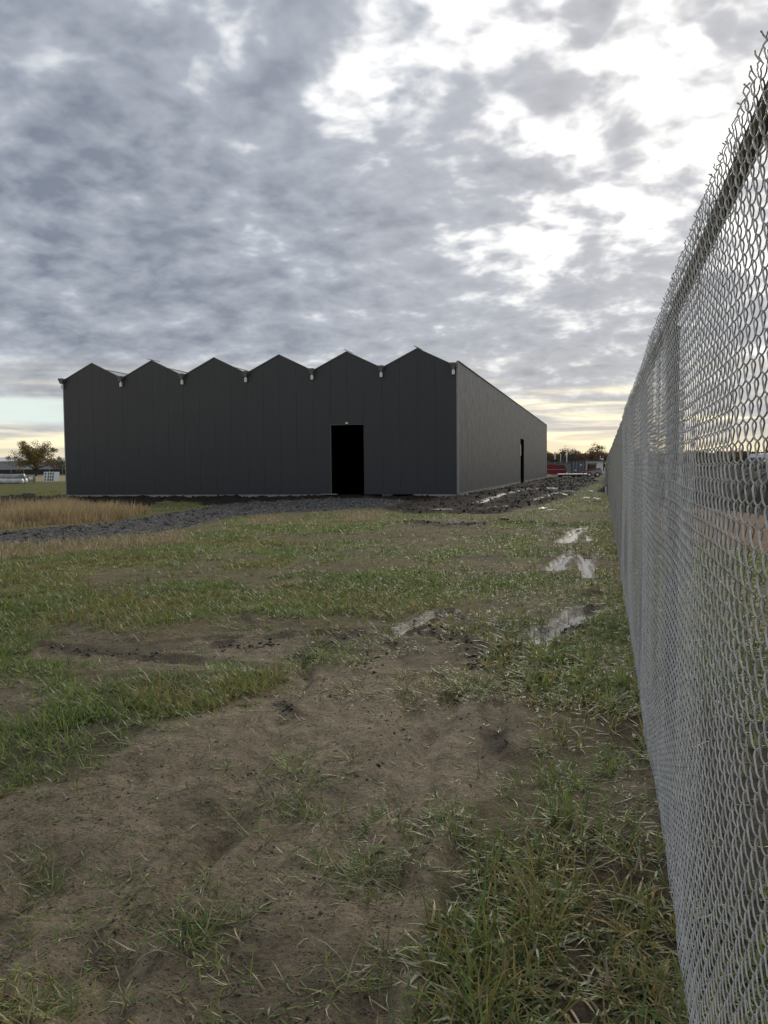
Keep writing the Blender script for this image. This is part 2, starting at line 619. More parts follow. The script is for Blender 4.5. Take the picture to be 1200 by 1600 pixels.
# columns are denser over the wedge in view (towards -x)
GX = tt[None, :] * half[:, None] - 0.32 * np.clip(rows, 0, 1e9)[:, None] * (1 - np.abs(tt[None, :]))
GY = np.repeat(rows[:, None], NC, 1)
gx, gy = GX.ravel(), GY.ravel()
zn = zones(gx, gy)
gz, wet = height(gx, gy, zn)


def blend_cols(x, y, z, wet):
    n1 = fbm(x * 0.9, y * 0.9, 4, 71)[:, None]
    n2 = fbm(x * 5, y * 5, 3, 75)[:, None]
    field = np.array([.150, .146, .060]) * (0.75 + .5 * n1) + np.array([.05, .028, .016]) * sstep(.52, .66, fbm(x * .5, y * .5, 4, 80))[:, None]
    c = field
    bare = sstep(.47, .40, fbm(x * .55, y * .40, 5, 120, .55))[:, None]
    c = c * (1 - .75 * bare) + np.array([.150, .118, .074]) * (.7 + .5 * n2) * .75 * bare
    c = c * (.78 + .44 * fbm(x * 3.1, y * 2.2, 4, 77, .6)[:, None])
    near = sstep(14, 5, np.hypot(x, y))[:, None] * .75
    c = c * (1 - near) + np.array([.125, .100, .062]) * (.65 + .5 * n1 + .25 * n2) * near
    far = sstep(30, 70, np.hypot(x, y))[:, None]
    c = c * (1 - far) + np.array([.095, .108, .038]) * (0.7 + .6 * n1) * far
    mudc = np.array([.195, .158, .106]) * (0.62 + .42 * n1 + .34 * n2)
    damp = sstep(.46, .66, fbm(x * 1.1 + y * .5, y * .8, 5, 90, .58))[:, None]
    mudc = mudc * (1 - .34 * damp) * (.86 + .28 * fbm(x * 14, y * 14, 2, 95)[:, None])

    def over(m, col, k=1.0):
        nonlocal c
        mm = m.astype(float)[:, None] * k
        c = c * (1 - mm) + col * mm
    over(z['thin'], mudc * .8, .7)
    over(z['mud'], mudc)
    over(z['strip'], np.array([.075, .07, .04]) * np.ones((len(x), 1)), .8)
    over(z['long'], np.array([.070, .052, .034]) * np.ones((len(x), 1)), .85)
    over(z['verge'], np.array([.30, .24, .12]) * np.ones((len(x), 1)))
    over(z['lawn'], np.array([.105, .108, .030]) * (.6 + .5 * n1 + .3 * n2))
    over(z['dry'], np.array([.21, .155, .075]) * (0.7 + .6 * n2))
    over(z['gravel'], np.array([.110, .103, .094]) * (0.5 + .9 * n2))
    over(z['black'], np.array([.030, .024, .018]) * (0.6 + .9 * n2))
    beyond = ((x > .27) & (y < 11)) * (1 - sstep(7, 11, y))  # near ground past the fence: shade behind the mesh put into the colour
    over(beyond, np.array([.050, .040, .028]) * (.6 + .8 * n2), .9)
    over(z['tan'], np.array([.19, .125, .078]) * (0.7 + .6 * n2))
    over(z['darkfield'], np.array([.035, .028, .022]) * (0.6 + .9 * n2))
    over(z['churn'], np.array([.036, .028, .021]) * (.6 + .8 * n2), .85)
    c = c * (1 - .45 * wet[:, None])
    return np.clip(c, .004, .8)


def smooth_cols(c, shape, n=1):
    c = c.reshape(shape + (3,))
    for _ in range(n):
        p = np.pad(c, ((1, 1), (1, 1), (0, 0)), 'edge')
        c = (p[1:-1, 1:-1] * 2 + p[:-2, 1:-1] + p[2:, 1:-1] + p[1:-1, :-2] + p[1:-1, 2:]) / 6
    return c.reshape(-1, 3)


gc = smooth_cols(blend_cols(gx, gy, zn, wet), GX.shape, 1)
grough = np.clip(.95 - .45 * wet, .2, 1)


def ground_material():
    m = bpy.data.materials.new('soil and turf')
    m.use_nodes = True
    t = NT(m.node_tree)
    b = t.n['Principled BSDF']
    at = t.new('ShaderNodeAttribute', attribute_name='tint')
    ro = t.new('ShaderNodeAttribute', attribute_name='rough')
    co = t.new('ShaderNodeTexCoord').outputs['Object']
    fine = t.noise(co, 38, 6, 0.68)
    grit = t.noise(co, 210, 3, 0.6)
    mid = t.noise(co, 6.5, 5, 0.62)
    f = t.math('ADD', t.math('ADD', t.math('MULTIPLY', fine, .75), t.math('MULTIPLY', grit, .35)), t.math('MULTIPLY', mid, .65))
    f = t.ramp(f, .62, 1.10, .42, 1.58, smooth=False)
    c = t.vmath('SCALE', at.outputs['Color'], scale=f)
    # small dark crumbs and pale grains lying on the soil
    vor = t.new('ShaderNodeTexVoronoi', feature='F1')
    t.put(vor.inputs['Vector'], co)
    vor.inputs['Scale'].default_value = 62
    crumb = t.math('MULTIPLY', t.ramp(vor.outputs['Distance'], .34, .16), t.ramp(t.noise(co, 9, 3), .42, .58))
    c = t.mix(t.math('MULTIPLY', crumb, .75), c, t.vmath('SCALE', c, scale=.32))
    t.put(b.inputs['Base Color'], c)
    t.put(b.inputs['Roughness'], ro.outputs['Fac'])
    t.put(b.inputs['Specular IOR Level'], t.ramp(ro.outputs['Fac'], .95, .6, .10, .5))
    bn = t.new('ShaderNodeBump')
    bn.inputs['Strength'].default_value = .9
    bn.inputs['Distance'].default_value = .022
    hh = t.math('ADD', t.math('ADD', fine, t.math('MULTIPLY', grit, .25)), t.math('ADD', t.math('MULTIPLY', crumb, .5), t.math('MULTIPLY', t.noise(co, 15, 3, .55), 1.3)))
    t.put(bn.inputs['Height'], hh)
    t.l.new(bn.outputs[0], b.inputs['Normal'])
    return m


NR = len(rows)
ii = (np.arange(NR - 1)[:, None] * NC + np.arange(NC - 1)[None, :]).ravel()
quads = np.stack([ii, ii + 1, ii + NC + 1, ii + NC], 1)
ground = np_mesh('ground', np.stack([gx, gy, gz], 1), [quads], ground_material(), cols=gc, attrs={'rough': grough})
tag(ground, kind='structure')

# ------------------------------------------------------------------ puddles
m_water = bpy.data.materials.new('muddy water')
m_water.use_nodes = True
_t = NT(m_water.node_tree)
_b = _t.n['Principled BSDF']
_b.inputs['Base Color'].default_value = (.085, .066, .040, 1)
_b.inputs['Roughness'].default_value = .05
_b.inputs['IOR'].default_value = 1.40
_b.inputs['Specular IOR Level'].default_value = .6
_bn = _t.new('ShaderNodeBump')
_bn.inputs['Strength'].default_value = .06
_bn.inputs['Distance'].default_value = .01
_t.put(_bn.inputs['Height'], _t.noise(_t.new('ShaderNodeTexCoord').outputs['Object'], 7, 2))
_t.l.new(_bn.outputs[0], _b.inputs['Normal'])
for pts, hw in PUDDLES:
    P = [Vector((*G(*p), 0)) for p in pts]
    fine = []
    for a, b in zip(P[:-1], P[1:]):
        for k in range(6):
            fine.append(a.lerp(b, k / 6))
    fine.append(P[-1])
    d0 = (fine[1] - fine[0]).normalized()
    d1 = (fine[-1] - fine[-2]).normalized()
    fine = [fine[0] - d0 * hw * 1.6] + fine + [fine[-1] + d1 * hw * 1.6]
    mb = MB()
    for i, p in enumerate(fine):
        d = (fine[min(i + 1, len(fine) - 1)] - fine[max(i - 1, 0)]).normalized()
        s = Vector((-d.y, d.x, 0)) * hw * 1.7
        for q in (p - s, p, p + s):
            mb.v.append((q.x, q.y, WATER_Z))
    for i in range(len(fine) - 1):
        for k in range(2):
            mb.f.append((i * 3 + k, i * 3 + k + 1, i * 3 + k + 4, i * 3 + k + 3))
    tag(mb.build('puddle', m_water), kind='structure')

# ------------------------------------------------------------------ dark shed
m_panel = principled('charcoal coated steel', (.0325, .0365, .0430), .52, 0, .33, noise=(1.3, .08))
m_panel.node_tree.nodes['Principled BSDF'].inputs['Specular IOR Level'].default_value = .52
_t = NT(m_panel.node_tree)
# faint vertical profiling and rain streaks of the coated sheet
_b = _t.n['Principled BSDF']
_co = _t.new('ShaderNodeTexCoord').outputs['Object']
_mp = _t.new('ShaderNodeMapping')
_mp.inputs['Scale'].default_value = (1.0, 1.0, .05)
_t.put(_mp.inputs['Vector'], _co)
_st = _t.noise(_mp.outputs[0], 5.0, 4, .6)
_src = _b.inputs['Base Color'].links[0].from_socket
_t.put(_b.inputs['Base Color'], _t.vmath('SCALE', _src, scale=_t.ramp(_st, .3, .75, .95, 1.06)))
m_trim = principled('pale flashing', (.27, .265, .25), .5, 0, .5, noise=(6, .12))
m_zinc = principled('grey galvanised gutter', (.20, .195, .18), .5, .25, .5, noise=(9, .2))
m_bracket = principled('dull zinc bracket', (.13, .125, .115), .6, .2, .4, noise=(9, .2))
m_white = principled('white plastic', (.78, .78, .77), .5, noise=(8, .05))
m_conc = principled('raw concrete', (.33, .315, .27), .9, noise=(3, .22), bump=(14, .4))
m_roof = principled('hazy roof glass', (.30, .32, .35), .35, 0, .4, noise=(.7, .08))
m_black = principled('black rubber', (.012, .012, .013), .6)
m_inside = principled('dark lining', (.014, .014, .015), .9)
m_soil_in = principled('trodden soil floor', (.03, .026, .02), .95, noise=(2, .3))

FX0, FX1, FY, SY1 = -33.60, -8.00, 48.10, 126.5
VAL_Z, RID_Z, SIDE_Z, BOT_Z = 7.50, 8.52, 7.70, 0.17
GUT = [-8.25 - 4.22 * k for k in range(7)]
DOOR = (-15.6, -13.6, 4.25)
shed = thing('dark_shed', 'long charcoal panelled shed with zigzag roofline beside the fence', 'building', (FX1, FY, 0))
ORG = Vector((FX1, FY, 0))


def gable_z(x):
    k = (GUT[0] - x) / 4.22
    if k < 0:
        return VAL_Z
    f = k - math.floor(k)
    return VAL_Z + (RID_Z - VAL_Z) * (1 - abs(2 * f - 1))


def rel(mb):
    mb.v = [(a - ORG.x, b - ORG.y, c - ORG.z) for a, b, c in mb.v]
    return mb


# front wall: four panels to a bay, each its own sheet with a shadow joint
edges = sorted([FX0, DOOR[0], DOOR[1], FX1] + [GUT[0] - 4.22 * k - 1.055 * j for k in range(6) for j in range(4)])
ed = []
for e in edges:
    if ed and e - ed[-1] < 0.28:
        if e in (DOOR[0], DOOR[1], FX1):
            ed[-1] = e
        continue
    ed.append(e)
for a, b in zip(ed[:-1], ed[1:]):
    z0 = DOOR[2] if DOOR[0] - .01 <= a and b <= DOOR[1] + .01 else BOT_Z
    g = 0.0035
    xs = [a + g, b - g]
    mids = [GUT[0] - 2.11 - 4.22 * k for k in range(6)] + GUT
    inner = sorted(x for x in mids if a + g + .02 < x < b - g - .02)
    top = [(x, gable_z(x) - .02) for x in [xs[0]] + inner + [xs[1]]]
    pts = [(xs[1], z0), (xs[0], z0)] + top
    o = rel(MB().prism(pts, 'y', FY + random.uniform(-.0015, .0015), FY + .08)).build('wall_panel', m_panel, shed)
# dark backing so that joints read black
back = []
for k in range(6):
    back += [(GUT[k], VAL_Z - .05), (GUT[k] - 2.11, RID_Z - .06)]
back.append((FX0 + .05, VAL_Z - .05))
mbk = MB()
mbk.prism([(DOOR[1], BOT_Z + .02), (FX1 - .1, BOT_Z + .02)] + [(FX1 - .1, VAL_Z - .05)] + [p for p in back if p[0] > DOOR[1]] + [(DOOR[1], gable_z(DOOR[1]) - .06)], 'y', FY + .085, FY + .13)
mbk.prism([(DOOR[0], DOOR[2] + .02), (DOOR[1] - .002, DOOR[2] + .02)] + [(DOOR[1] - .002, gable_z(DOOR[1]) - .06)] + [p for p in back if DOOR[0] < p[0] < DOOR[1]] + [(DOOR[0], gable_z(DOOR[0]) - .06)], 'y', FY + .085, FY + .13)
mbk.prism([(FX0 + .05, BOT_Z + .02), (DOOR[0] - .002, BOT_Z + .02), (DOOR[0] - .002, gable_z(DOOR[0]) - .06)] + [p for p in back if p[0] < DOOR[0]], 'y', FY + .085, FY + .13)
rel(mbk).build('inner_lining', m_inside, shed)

# right-hand long wall
SD = (85.6, 89.4, 4.5)
ys = [FY + .10]
while ys[-1] < SY1 - .7:
    ys.append(ys[-1] + 1.06)
ys[-1] = SY1
ys = sorted([y for y in ys if not (SD[0] - .35 < y < SD[1] + .35)] + [SD[0], SD[1]])
for a, b in zip(ys[:-1], ys[1:]):
    z0 = SD[2] if a >= SD[0] - .01 and b <= SD[1] + .01 else BOT_Z
    ox = random.uniform(-.0012, .0012)
    rel(MB().box((FX1 - .04 + ox, (a + b) / 2, (z0 + SIDE_Z) / 2), (.08, b - a - .005, SIDE_Z - z0))).build('wall_panel', m_panel, shed)
mbk = MB()
for a, b, z0 in ((FY + .14, SD[0], BOT_Z + .02), (SD[1], SY1 - .1, BOT_Z + .02), (SD[0] + .002, SD[1] - .002, SD[2] + .02)):
    mbk.box((FX1 - .115, (a + b) / 2, (z0 + SIDE_Z - .05) / 2), (.05, b - a, SIDE_Z - .05 - z0))
rel(mbk).build('inner_lining', m_inside, shed)
rel(MB().box((FX0 + .04, (FY + .1 + SY1) / 2, 3.7), (.08, SY1 - FY - .12, 7.4))).build('side_wall', m_panel, shed)
mb = MB()
mb.box(((FX0 + FX1) / 2, SY1 + .05, 3.7), (FX1 - FX0 - .02, .08, 7.4))
rel(mb).build('rear_wall', m_panel, shed)
rel(MB().box(((FX0 + FX1) / 2, (FY + SY1) / 2, .035), (FX1 - FX0 - .5, SY1 - FY - .5, .05))).build('floor', m_soil_in, shed)
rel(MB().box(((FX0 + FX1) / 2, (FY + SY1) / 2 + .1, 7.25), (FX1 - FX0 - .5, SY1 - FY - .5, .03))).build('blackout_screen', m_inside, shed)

# roof slopes, gable flashings, gutters
for k in range(6):
    xr, xl, xm = GUT[k], GUT[k + 1], GUT[k] - 2.11
    for x1, x2 in ((xr, xm), (xl, xm)):
        s = 1 if x2 > x1 else -1
        rel(MB().prism([(x1 + s * .1, VAL_Z - .22), (x2 - s * .004, RID_Z - .30), (x2 - s * .004, RID_Z - .28), (x1 + s * .1, VAL_Z - .20)], 'y', FY + .14, SY1)).build('roof_slope', m_roof, shed)
        rel(MB().prism([(x1 + s * .05, VAL_Z - .002), (x2 - s * .001, RID_Z - .025), (x2 - s * .001, RID_Z + .03), (x1 + s * .05, VAL_Z + .05)], 'y', FY - .035, FY + .015)).build('gable_flashing', m_bracket, shed)
    rel(MB().box((xm, (FY + SY1) / 2 + .15, RID_Z - .26), (.06, SY1 - FY - .3, .05))).build('ridge_bar', m_zinc, shed)
for k, x in enumerate(GUT):
    rel(MB().prism([(x - .10, VAL_Z - .36), (x + .10, VAL_Z - .36), (x + .15, VAL_Z - .20), (x + .13, VAL_Z - .20), (x + .09, VAL_Z - .33), (x - .09, VAL_Z - .33), (x - .13, VAL_Z - .20), (x - .15, VAL_Z - .20)],
                   'y', FY + .14, SY1)).build('gutter', m_zinc, shed)
    mb = MB()
    mb.prism([(x - .15, VAL_Z + .10), (x - .15, VAL_Z - .04), (x - .12, VAL_Z - .10), (x - .085, VAL_Z - .22), (x + .085, VAL_Z - .22), (x + .12, VAL_Z - .10), (x + .15, VAL_Z - .04), (x + .15, VAL_Z + .10)], 'y', FY - .30, FY - .005)
    mb.box((x, FY - .315, VAL_Z + .05), (.36, .03, .12))
    ge = rel(mb).build('gutter_end', m_bracket, shed, bevel=.008)
    rel(MB().tube([(x, FY - .15, VAL_Z - .30), (x, FY - .15, VAL_Z - .54)], .085, 12).tube([(x, FY - .15, VAL_Z - .215), (x, FY - .15, VAL_Z - .31)], .04, 10)).build('outlet_pipe', m_white, ge, smooth=False)
# open ridge vents
for k, L, ang in ((0, .38, R(28)), (1, .34, R(26)), (4, .55, R(14))):
    xm = GUT[k] - 2.11
    c = Vector((xm - math.cos(ang) * L / 2 + .12, FY + .5, RID_Z + .01 + math.sin(ang) * L / 2))
    rel(MB().box(c, (L, .7, .035), ry=ang)).build('vent_sash', m_zinc if k == 4 else m_black, shed)

# corner and base trims, plinth, door bits
rel(MB().prism([(FX1 - .10, FY - .012), (FX1 + .015, FY - .012), (FX1 + .015, FY + .09), (FX1 + .004, FY + .09), (FX1 + .004, FY - .002), (FX1 - .10, FY - .002)], 'z', BOT_Z - .02, SIDE_Z + .02)).build('corner_trim', m_trim, shed)
rel(MB().prism([(FX0 - .015, FY - .012), (FX0 + .05, FY - .012), (FX0 + .05, FY - .003), (FX0 - .003, FY - .003), (FX0 - .003, FY + .2), (FX0 - .015, FY + .2)], 'z', BOT_Z - .02, VAL_Z - .3)).build('corner_trim', m_trim, shed)
for a, b in ((FY + .11, SD[0] - .02), (SD[1] + .02, SY1)):
    rel(MB().box((FX1 + .012, (a + b) / 2, BOT_Z + .02), (.02, b - a, .05))).build('base_trim', m_trim, shed)
    rel(MB().box((FX1 - .06, (a + b) / 2 + .02, .0), (.12, b - a, .33))).build('plinth', m_conc, shed)
rel(MB().box((FX1 - .01, (FY + SY1) / 2, SIDE_Z + .02), (.13, SY1 - FY - .02, .03))).build('eave_trim', m_zinc, shed)
for a, b in ((FX0 + .02, -16.15), (-10.65, FX1 - .121)):
    rel(MB().box(((a + b) / 2, FY + .07, .0), (b - a, .12, .33))).build('plinth', m_conc, shed)
m_block = principled('grey timber block', (.10, .10, .10), .85, noise=(5, .2))
rel(MB().box((-12.2, FY + .05, .01), (.62, .22, .33))).build('support_block', m_block, shed, bevel=.01)
rel(MB().box((-15.62, FY - .012, (BOT_Z + DOOR[2]) / 2), (.04, .02, DOOR[2] - BOT_Z))).build('door_jamb', m_bracket, shed)
rel(MB().box((-14.6, FY - .012, DOOR[2] + .02), (2.08, .02, .04))).build('door_head', principled('dark lintel', (.09, .09, .095), .5), shed)
rel(MB().box((-15.75, FY - .02, BOT_Z + .01), (1.0, .12, .05))).build('door_sill', m_trim, shed)
lamp = rel(MB().box((-14.6, FY - .07, DOOR[2] + .10), (.16, .12, .10))).build('door_lamp', m_white, shed, bevel=.02)
rel(MB().box((FX1 + .03, SD[0] - .25, 3.35), (.03, .45, 1.1))).build('notice_sheet', m_white, shed)
rel(MB().box((FX1 + .012, SD[0] - .03, SD[2] / 2), (.02, .05, SD[2]))).build('door_jamb', m_zinc, shed)

# ------------------------------------------------------------------ chain-link fence
m_galv = principled('galvanised wire', (.45, .445, .425), .36, .30, .5, noise=(30, .3))
m_rail = principled('galvanised tube', (.10, .10, .10), .6, .3, .4, noise=(20, .2))
FEN_X = 0.262
fence = thing('chain_link_fence', 'tall galvanised chain link fence running away along the right', 'fence', (FEN_X, 0, 0))
A_S, B_S = 0.0365, 0.0372
TOP_K = 64


def sway(s, z):
    a = 0.007 * np.sin(2 * np.pi * s / 3.05 + .6) * np.sin(z * 1.3) + (vnoise(s * 1.1, z * 1.4, 3) - .5) * .022 + (vnoise(s * 4.3, z * 3.4, 8) - .5) * .006
    return a


def wires(i0, i1, step, pts_per, sides, rad, spikes=False):
    """Zigzag pickets i0..i1; every right bend hooks into the next picket's left bend."""
    idx = np.arange(i0, i1, step)
    if pts_per == 5:
        fr = np.array([0, .07, .22, .78, .93])
        off = np.array([0, .55, 1, 1, .55])
    elif pts_per == 3:
        fr = np.array([0, .16, .84])
        off = np.array([0, 1, 1])
    elif pts_per == 2:
        fr = np.array([0, .5])
        off = np.array([0, 1])
    else:
        fr = np.array([0])
        off = np.array([0])
    k = np.arange(TOP_K)
    kk = (k[:, None] + fr[None, :]).ravel()
    oo = np.repeat(off[None, :], TOP_K, 0).ravel()
    par = np.repeat(k % 2, pts_per)
    fracs = np.repeat(fr[None, :], TOP_K, 0).ravel()
    n = len(kk)
    Wn = len(idx)
    z = 0.03 + kk[None, :] * B_S * np.ones((Wn, 1))
    p = (par[None, :] + idx[:, None]) % 2                     # 0: going right, 1: going left
    prog = np.where(p == 0, fracs[None, :], 1 - fracs[None, :])
    ext = 0.0026
    s = idx[:, None] * A_S + prog * (A_S * step if step > 1 else A_S) + np.where(fracs[None, :] == 0, np.where(p == 0, -ext, ext), 0)
    x = np.where(p == 0, -1, 1) * oo[None, :] * 0.0048
    s = s + (vnoise(s * 2.1, z * 2.3, 17) - .5) * .012
    z = z + (vnoise(s * 1.7, z * 1.1, 23) - .5) * .016
    x = x + sway(s, z)
    P = np.stack([x, s, z], 2)
    if spikes:
        ph = rng.random((Wn, 1)) * 6
        m = np.arange(1, 6)[None, :]
        tz = z[:, -1:] + m * .0065
        tx = x[:, -1:] + np.cos(ph + m * 1.5) * .004 + (m == 5) * rng.normal(0, .004, (Wn, 1))
        ts = s[:, -1:] + np.sin(ph + m * 1.5) * .004 + (np.where(p[:, -1:] == 0, 1, -1)) * .004 + (m == 5) * rng.normal(0, .007, (Wn, 1))
        P = np.concatenate([P, np.stack([tx, ts, tz], 2)], 1)
        n = P.shape[1]
    T = np.gradient(P, axis=1)
    T /= np.linalg.norm(T, axis=2, keepdims=True) + 1e-9
    up = np.array([1.0, 0, 0])
    a = np.cross(T, up)
    a /= np.linalg.norm(a, axis=2, keepdims=True) + 1e-9
    b = np.cross(a, T)
    V = []
    for q in range(sides):
        t = 2 * math.pi * q / sides + .4
        V.append(P + rad * (math.cos(t) * a + math.sin(t) * b))
    V = np.stack(V, 2)                                         # wire, point, side, 3
    base = (np.arange(Wn)[:, None] * n + np.arange(n - 1)[None, :]) * sides
    F = []
    rngs = range(sides) if sides > 2 else range(1)
    for q in rngs:
        q2 = (q + 1) % sides
        F.append(np.stack([base + q, base + q2, base + sides + q2, base + sides + q], 2).reshape(-1, 4))
    return V.reshape(-1, 3), np.concatenate(F)


def y2i(y):
    return int(y / A_S)


VV, FF, nv = [], [], 0
for args in ((y2i(0.55), y2i(3.2), 1, 5, 5, .00180, True), (y2i(3.2), y2i(5.5), 1, 3, 4, .00165, True), (y2i(5.5), y2i(13), 1, 2, 4, .00142, True), (y2i(13), y2i(40), 1, 1, 3, .00145), (y2i(40), y2i(134), 3, 1, 3, .0040)):
    v, f = wires(*args)
    VV.append(v)
    FF.append(f + nv)
    nv += len(v)
mesh_o = np_mesh('chain_link_mesh', np.concatenate(VV), [np.concatenate(FF)], m_galv, fence)
mesh_o['kind'] = 'stuff'
MB().tube([(.034, -.6, 2.362), (.034, 4.4, 2.364), (.036, 30, 2.362), (.034, 134, 2.364)], .0225, 14).build('top_rail', m_rail, fence, smooth=True)
MB().tube([(.012, .5, .07), (.012, 40, .065), (.012, 134, .07)], .0028, 6).build('tension_wire', m_rail, fence)
post_me = None
for k in range(44):
    y = 1.30 + 3.05 * k
    if y > 134:
        break
    if post_me is None:
        o = MB().tube([(0, 0, -.3), (0, 0, 2.35)], .030, 14).build('post', m_rail, fence, smooth=True)
        MB().tube([(0, 0, 2.34), (0, 0, 2.364), (0, 0, 2.378)], [.033, .033, .012], 14).build('post_cap', m_rail, o)
        post_me = o
    else:
        o = copy_tree(post_me, fence)
    o.location = (.062, y, 0)
# wire ties that hold the mesh to the rail and posts
tie = None
for y in np.arange(1.0, 13, .45):
    if tie is None:
        pts = [(.034 + .029 * math.cos(t) - (.006 if math.cos(t) < 0 else 0), .006 * math.sin(t * .5), 2.363 + .027 * math.sin(t)) for t in np.linspace(0, 2 * math.pi, 13)]
        tie = MB().tube(pts, .0022, 5, caps=False).build('tie_wire', m_galv, fence)
        o = tie
    else:
        o = tie.copy()
        COL.objects.link(o)
        o.parent = fence
    o.location = (0, y + random.uniform(-.05, .05), 0)


# ------------------------------------------------------------------ grass
def leaf_material(name, rough=.5, trans=.35):
    m = bpy.data.materials.new(name)
    m.use_nodes = True
    t = NT(m.node_tree)
    b = t.n['Principled BSDF']
    at = t.new('ShaderNodeAttribute', attribute_name='tint').outputs['Color']
    t.put(b.inputs['Base Color'], at)
    b.inputs['Roughness'].default_value = rough
    b.inputs['Specular IOR Level'].default_value = .3
    tr = t.new('ShaderNodeBsdfTranslucent')
    t.put(tr.inputs['Color'], at)
    mx = t.new('ShaderNodeMixShader')
    mx.inputs[0].default_value = trans
    t.l.new(b.outputs[0], mx.inputs[1])
    t.l.new(tr.outputs[0], mx.inputs[2])
    t.l.new(mx.outputs[0], t.n['Material Output'].inputs[0])
    return m


def blades(bx, by, bz, az, L, wd, th0, curl, cols, nseg):
    """Ribbon blades; all arguments are arrays, one value per blade."""
    n = len(bx)
    t = np.linspace(0, 1, nseg + 1)
    th = th0[:, None] + curl[:, None] * t[None, :] ** 1.3
    dl = L[:, None] / nseg
    hr = np.cumsum(np.concatenate([np.zeros((n, 1)), np.sin((th[:, 1:] + th[:, :-1]) / 2) * dl], 1), 1)
    vr = np.cumsum(np.concatenate([np.zeros((n, 1)), np.cos((th[:, 1:] + th[:, :-1]) / 2) * dl], 1), 1)
    bend = rng.normal(0, .25, n)[:, None] * t[None, :] ** 2
    ca, sa = np.cos(az[:, None] + bend), np.sin(az[:, None] + bend)
    px = bx[:, None] + hr * ca
    py = by[:, None] + hr * sa
    pz = np.maximum(bz[:, None] - .01 + vr, bz[:, None] + .004 * (t[None, :] > 0))
    w = wd[:, None] * .5 * np.clip(1 - t[None, :] ** 2.2, .0, 1) * (0.65 + .35 * np.minimum(1, t[None, :] * 4))
    tw = rng.normal(0, .5, n)[:, None] * t[None, :]
    sx, sy, sz = -sa * np.cos(tw), ca * np.cos(tw), np.sin(tw)
    m = nseg
    Vl = np.stack([px - sx * w, py - sy * w, pz - sz * w], 2)[:, :m]
    Vr = np.stack([px + sx * w, py + sy * w, pz + sz * w], 2)[:, :m]
    tip = np.stack([px[:, m], py[:, m], pz[:, m]], 1)[:, None]
    V = np.concatenate([Vl, Vr, tip], 1)
    per = 2 * m + 1
    base = np.arange(n) * per
    Q = [np.stack([base + k, base + m + k, base + m + k + 1, base + k + 1], 1) for k in range(m - 1)]
    T = np.stack([base + m - 1, base + 2 * m - 1, base + 2 * m], 1)
    C = np.repeat(cols[:, None, :], per, 1)
    return V.reshape(-1, 3), (np.concatenate(Q) if Q else np.zeros((0, 4), int)), T, C.reshape(-1, 3)


GREEN = np.array([[.160, .215, .045], [.195, .250, .055], [.120, .190, .048], [.235, .255, .065], [.140, .200, .070]])
STRAW = np.array([[.46, .38, .23], [.38, .31, .17], [.54, .46, .30], [.30, .22, .11]])
YELLOW = np.array([[.32, .28, .09], [.27, .23, .075], [.34, .25, .08]])


def scatter(n, r0, r1, a0, a1):
    r = np.exp(rng.uniform(math.log(r0), math.log(r1), n))
    a = rng.uniform(a0, a1, n)
    return r * np.sin(a), r * np.cos(a), r


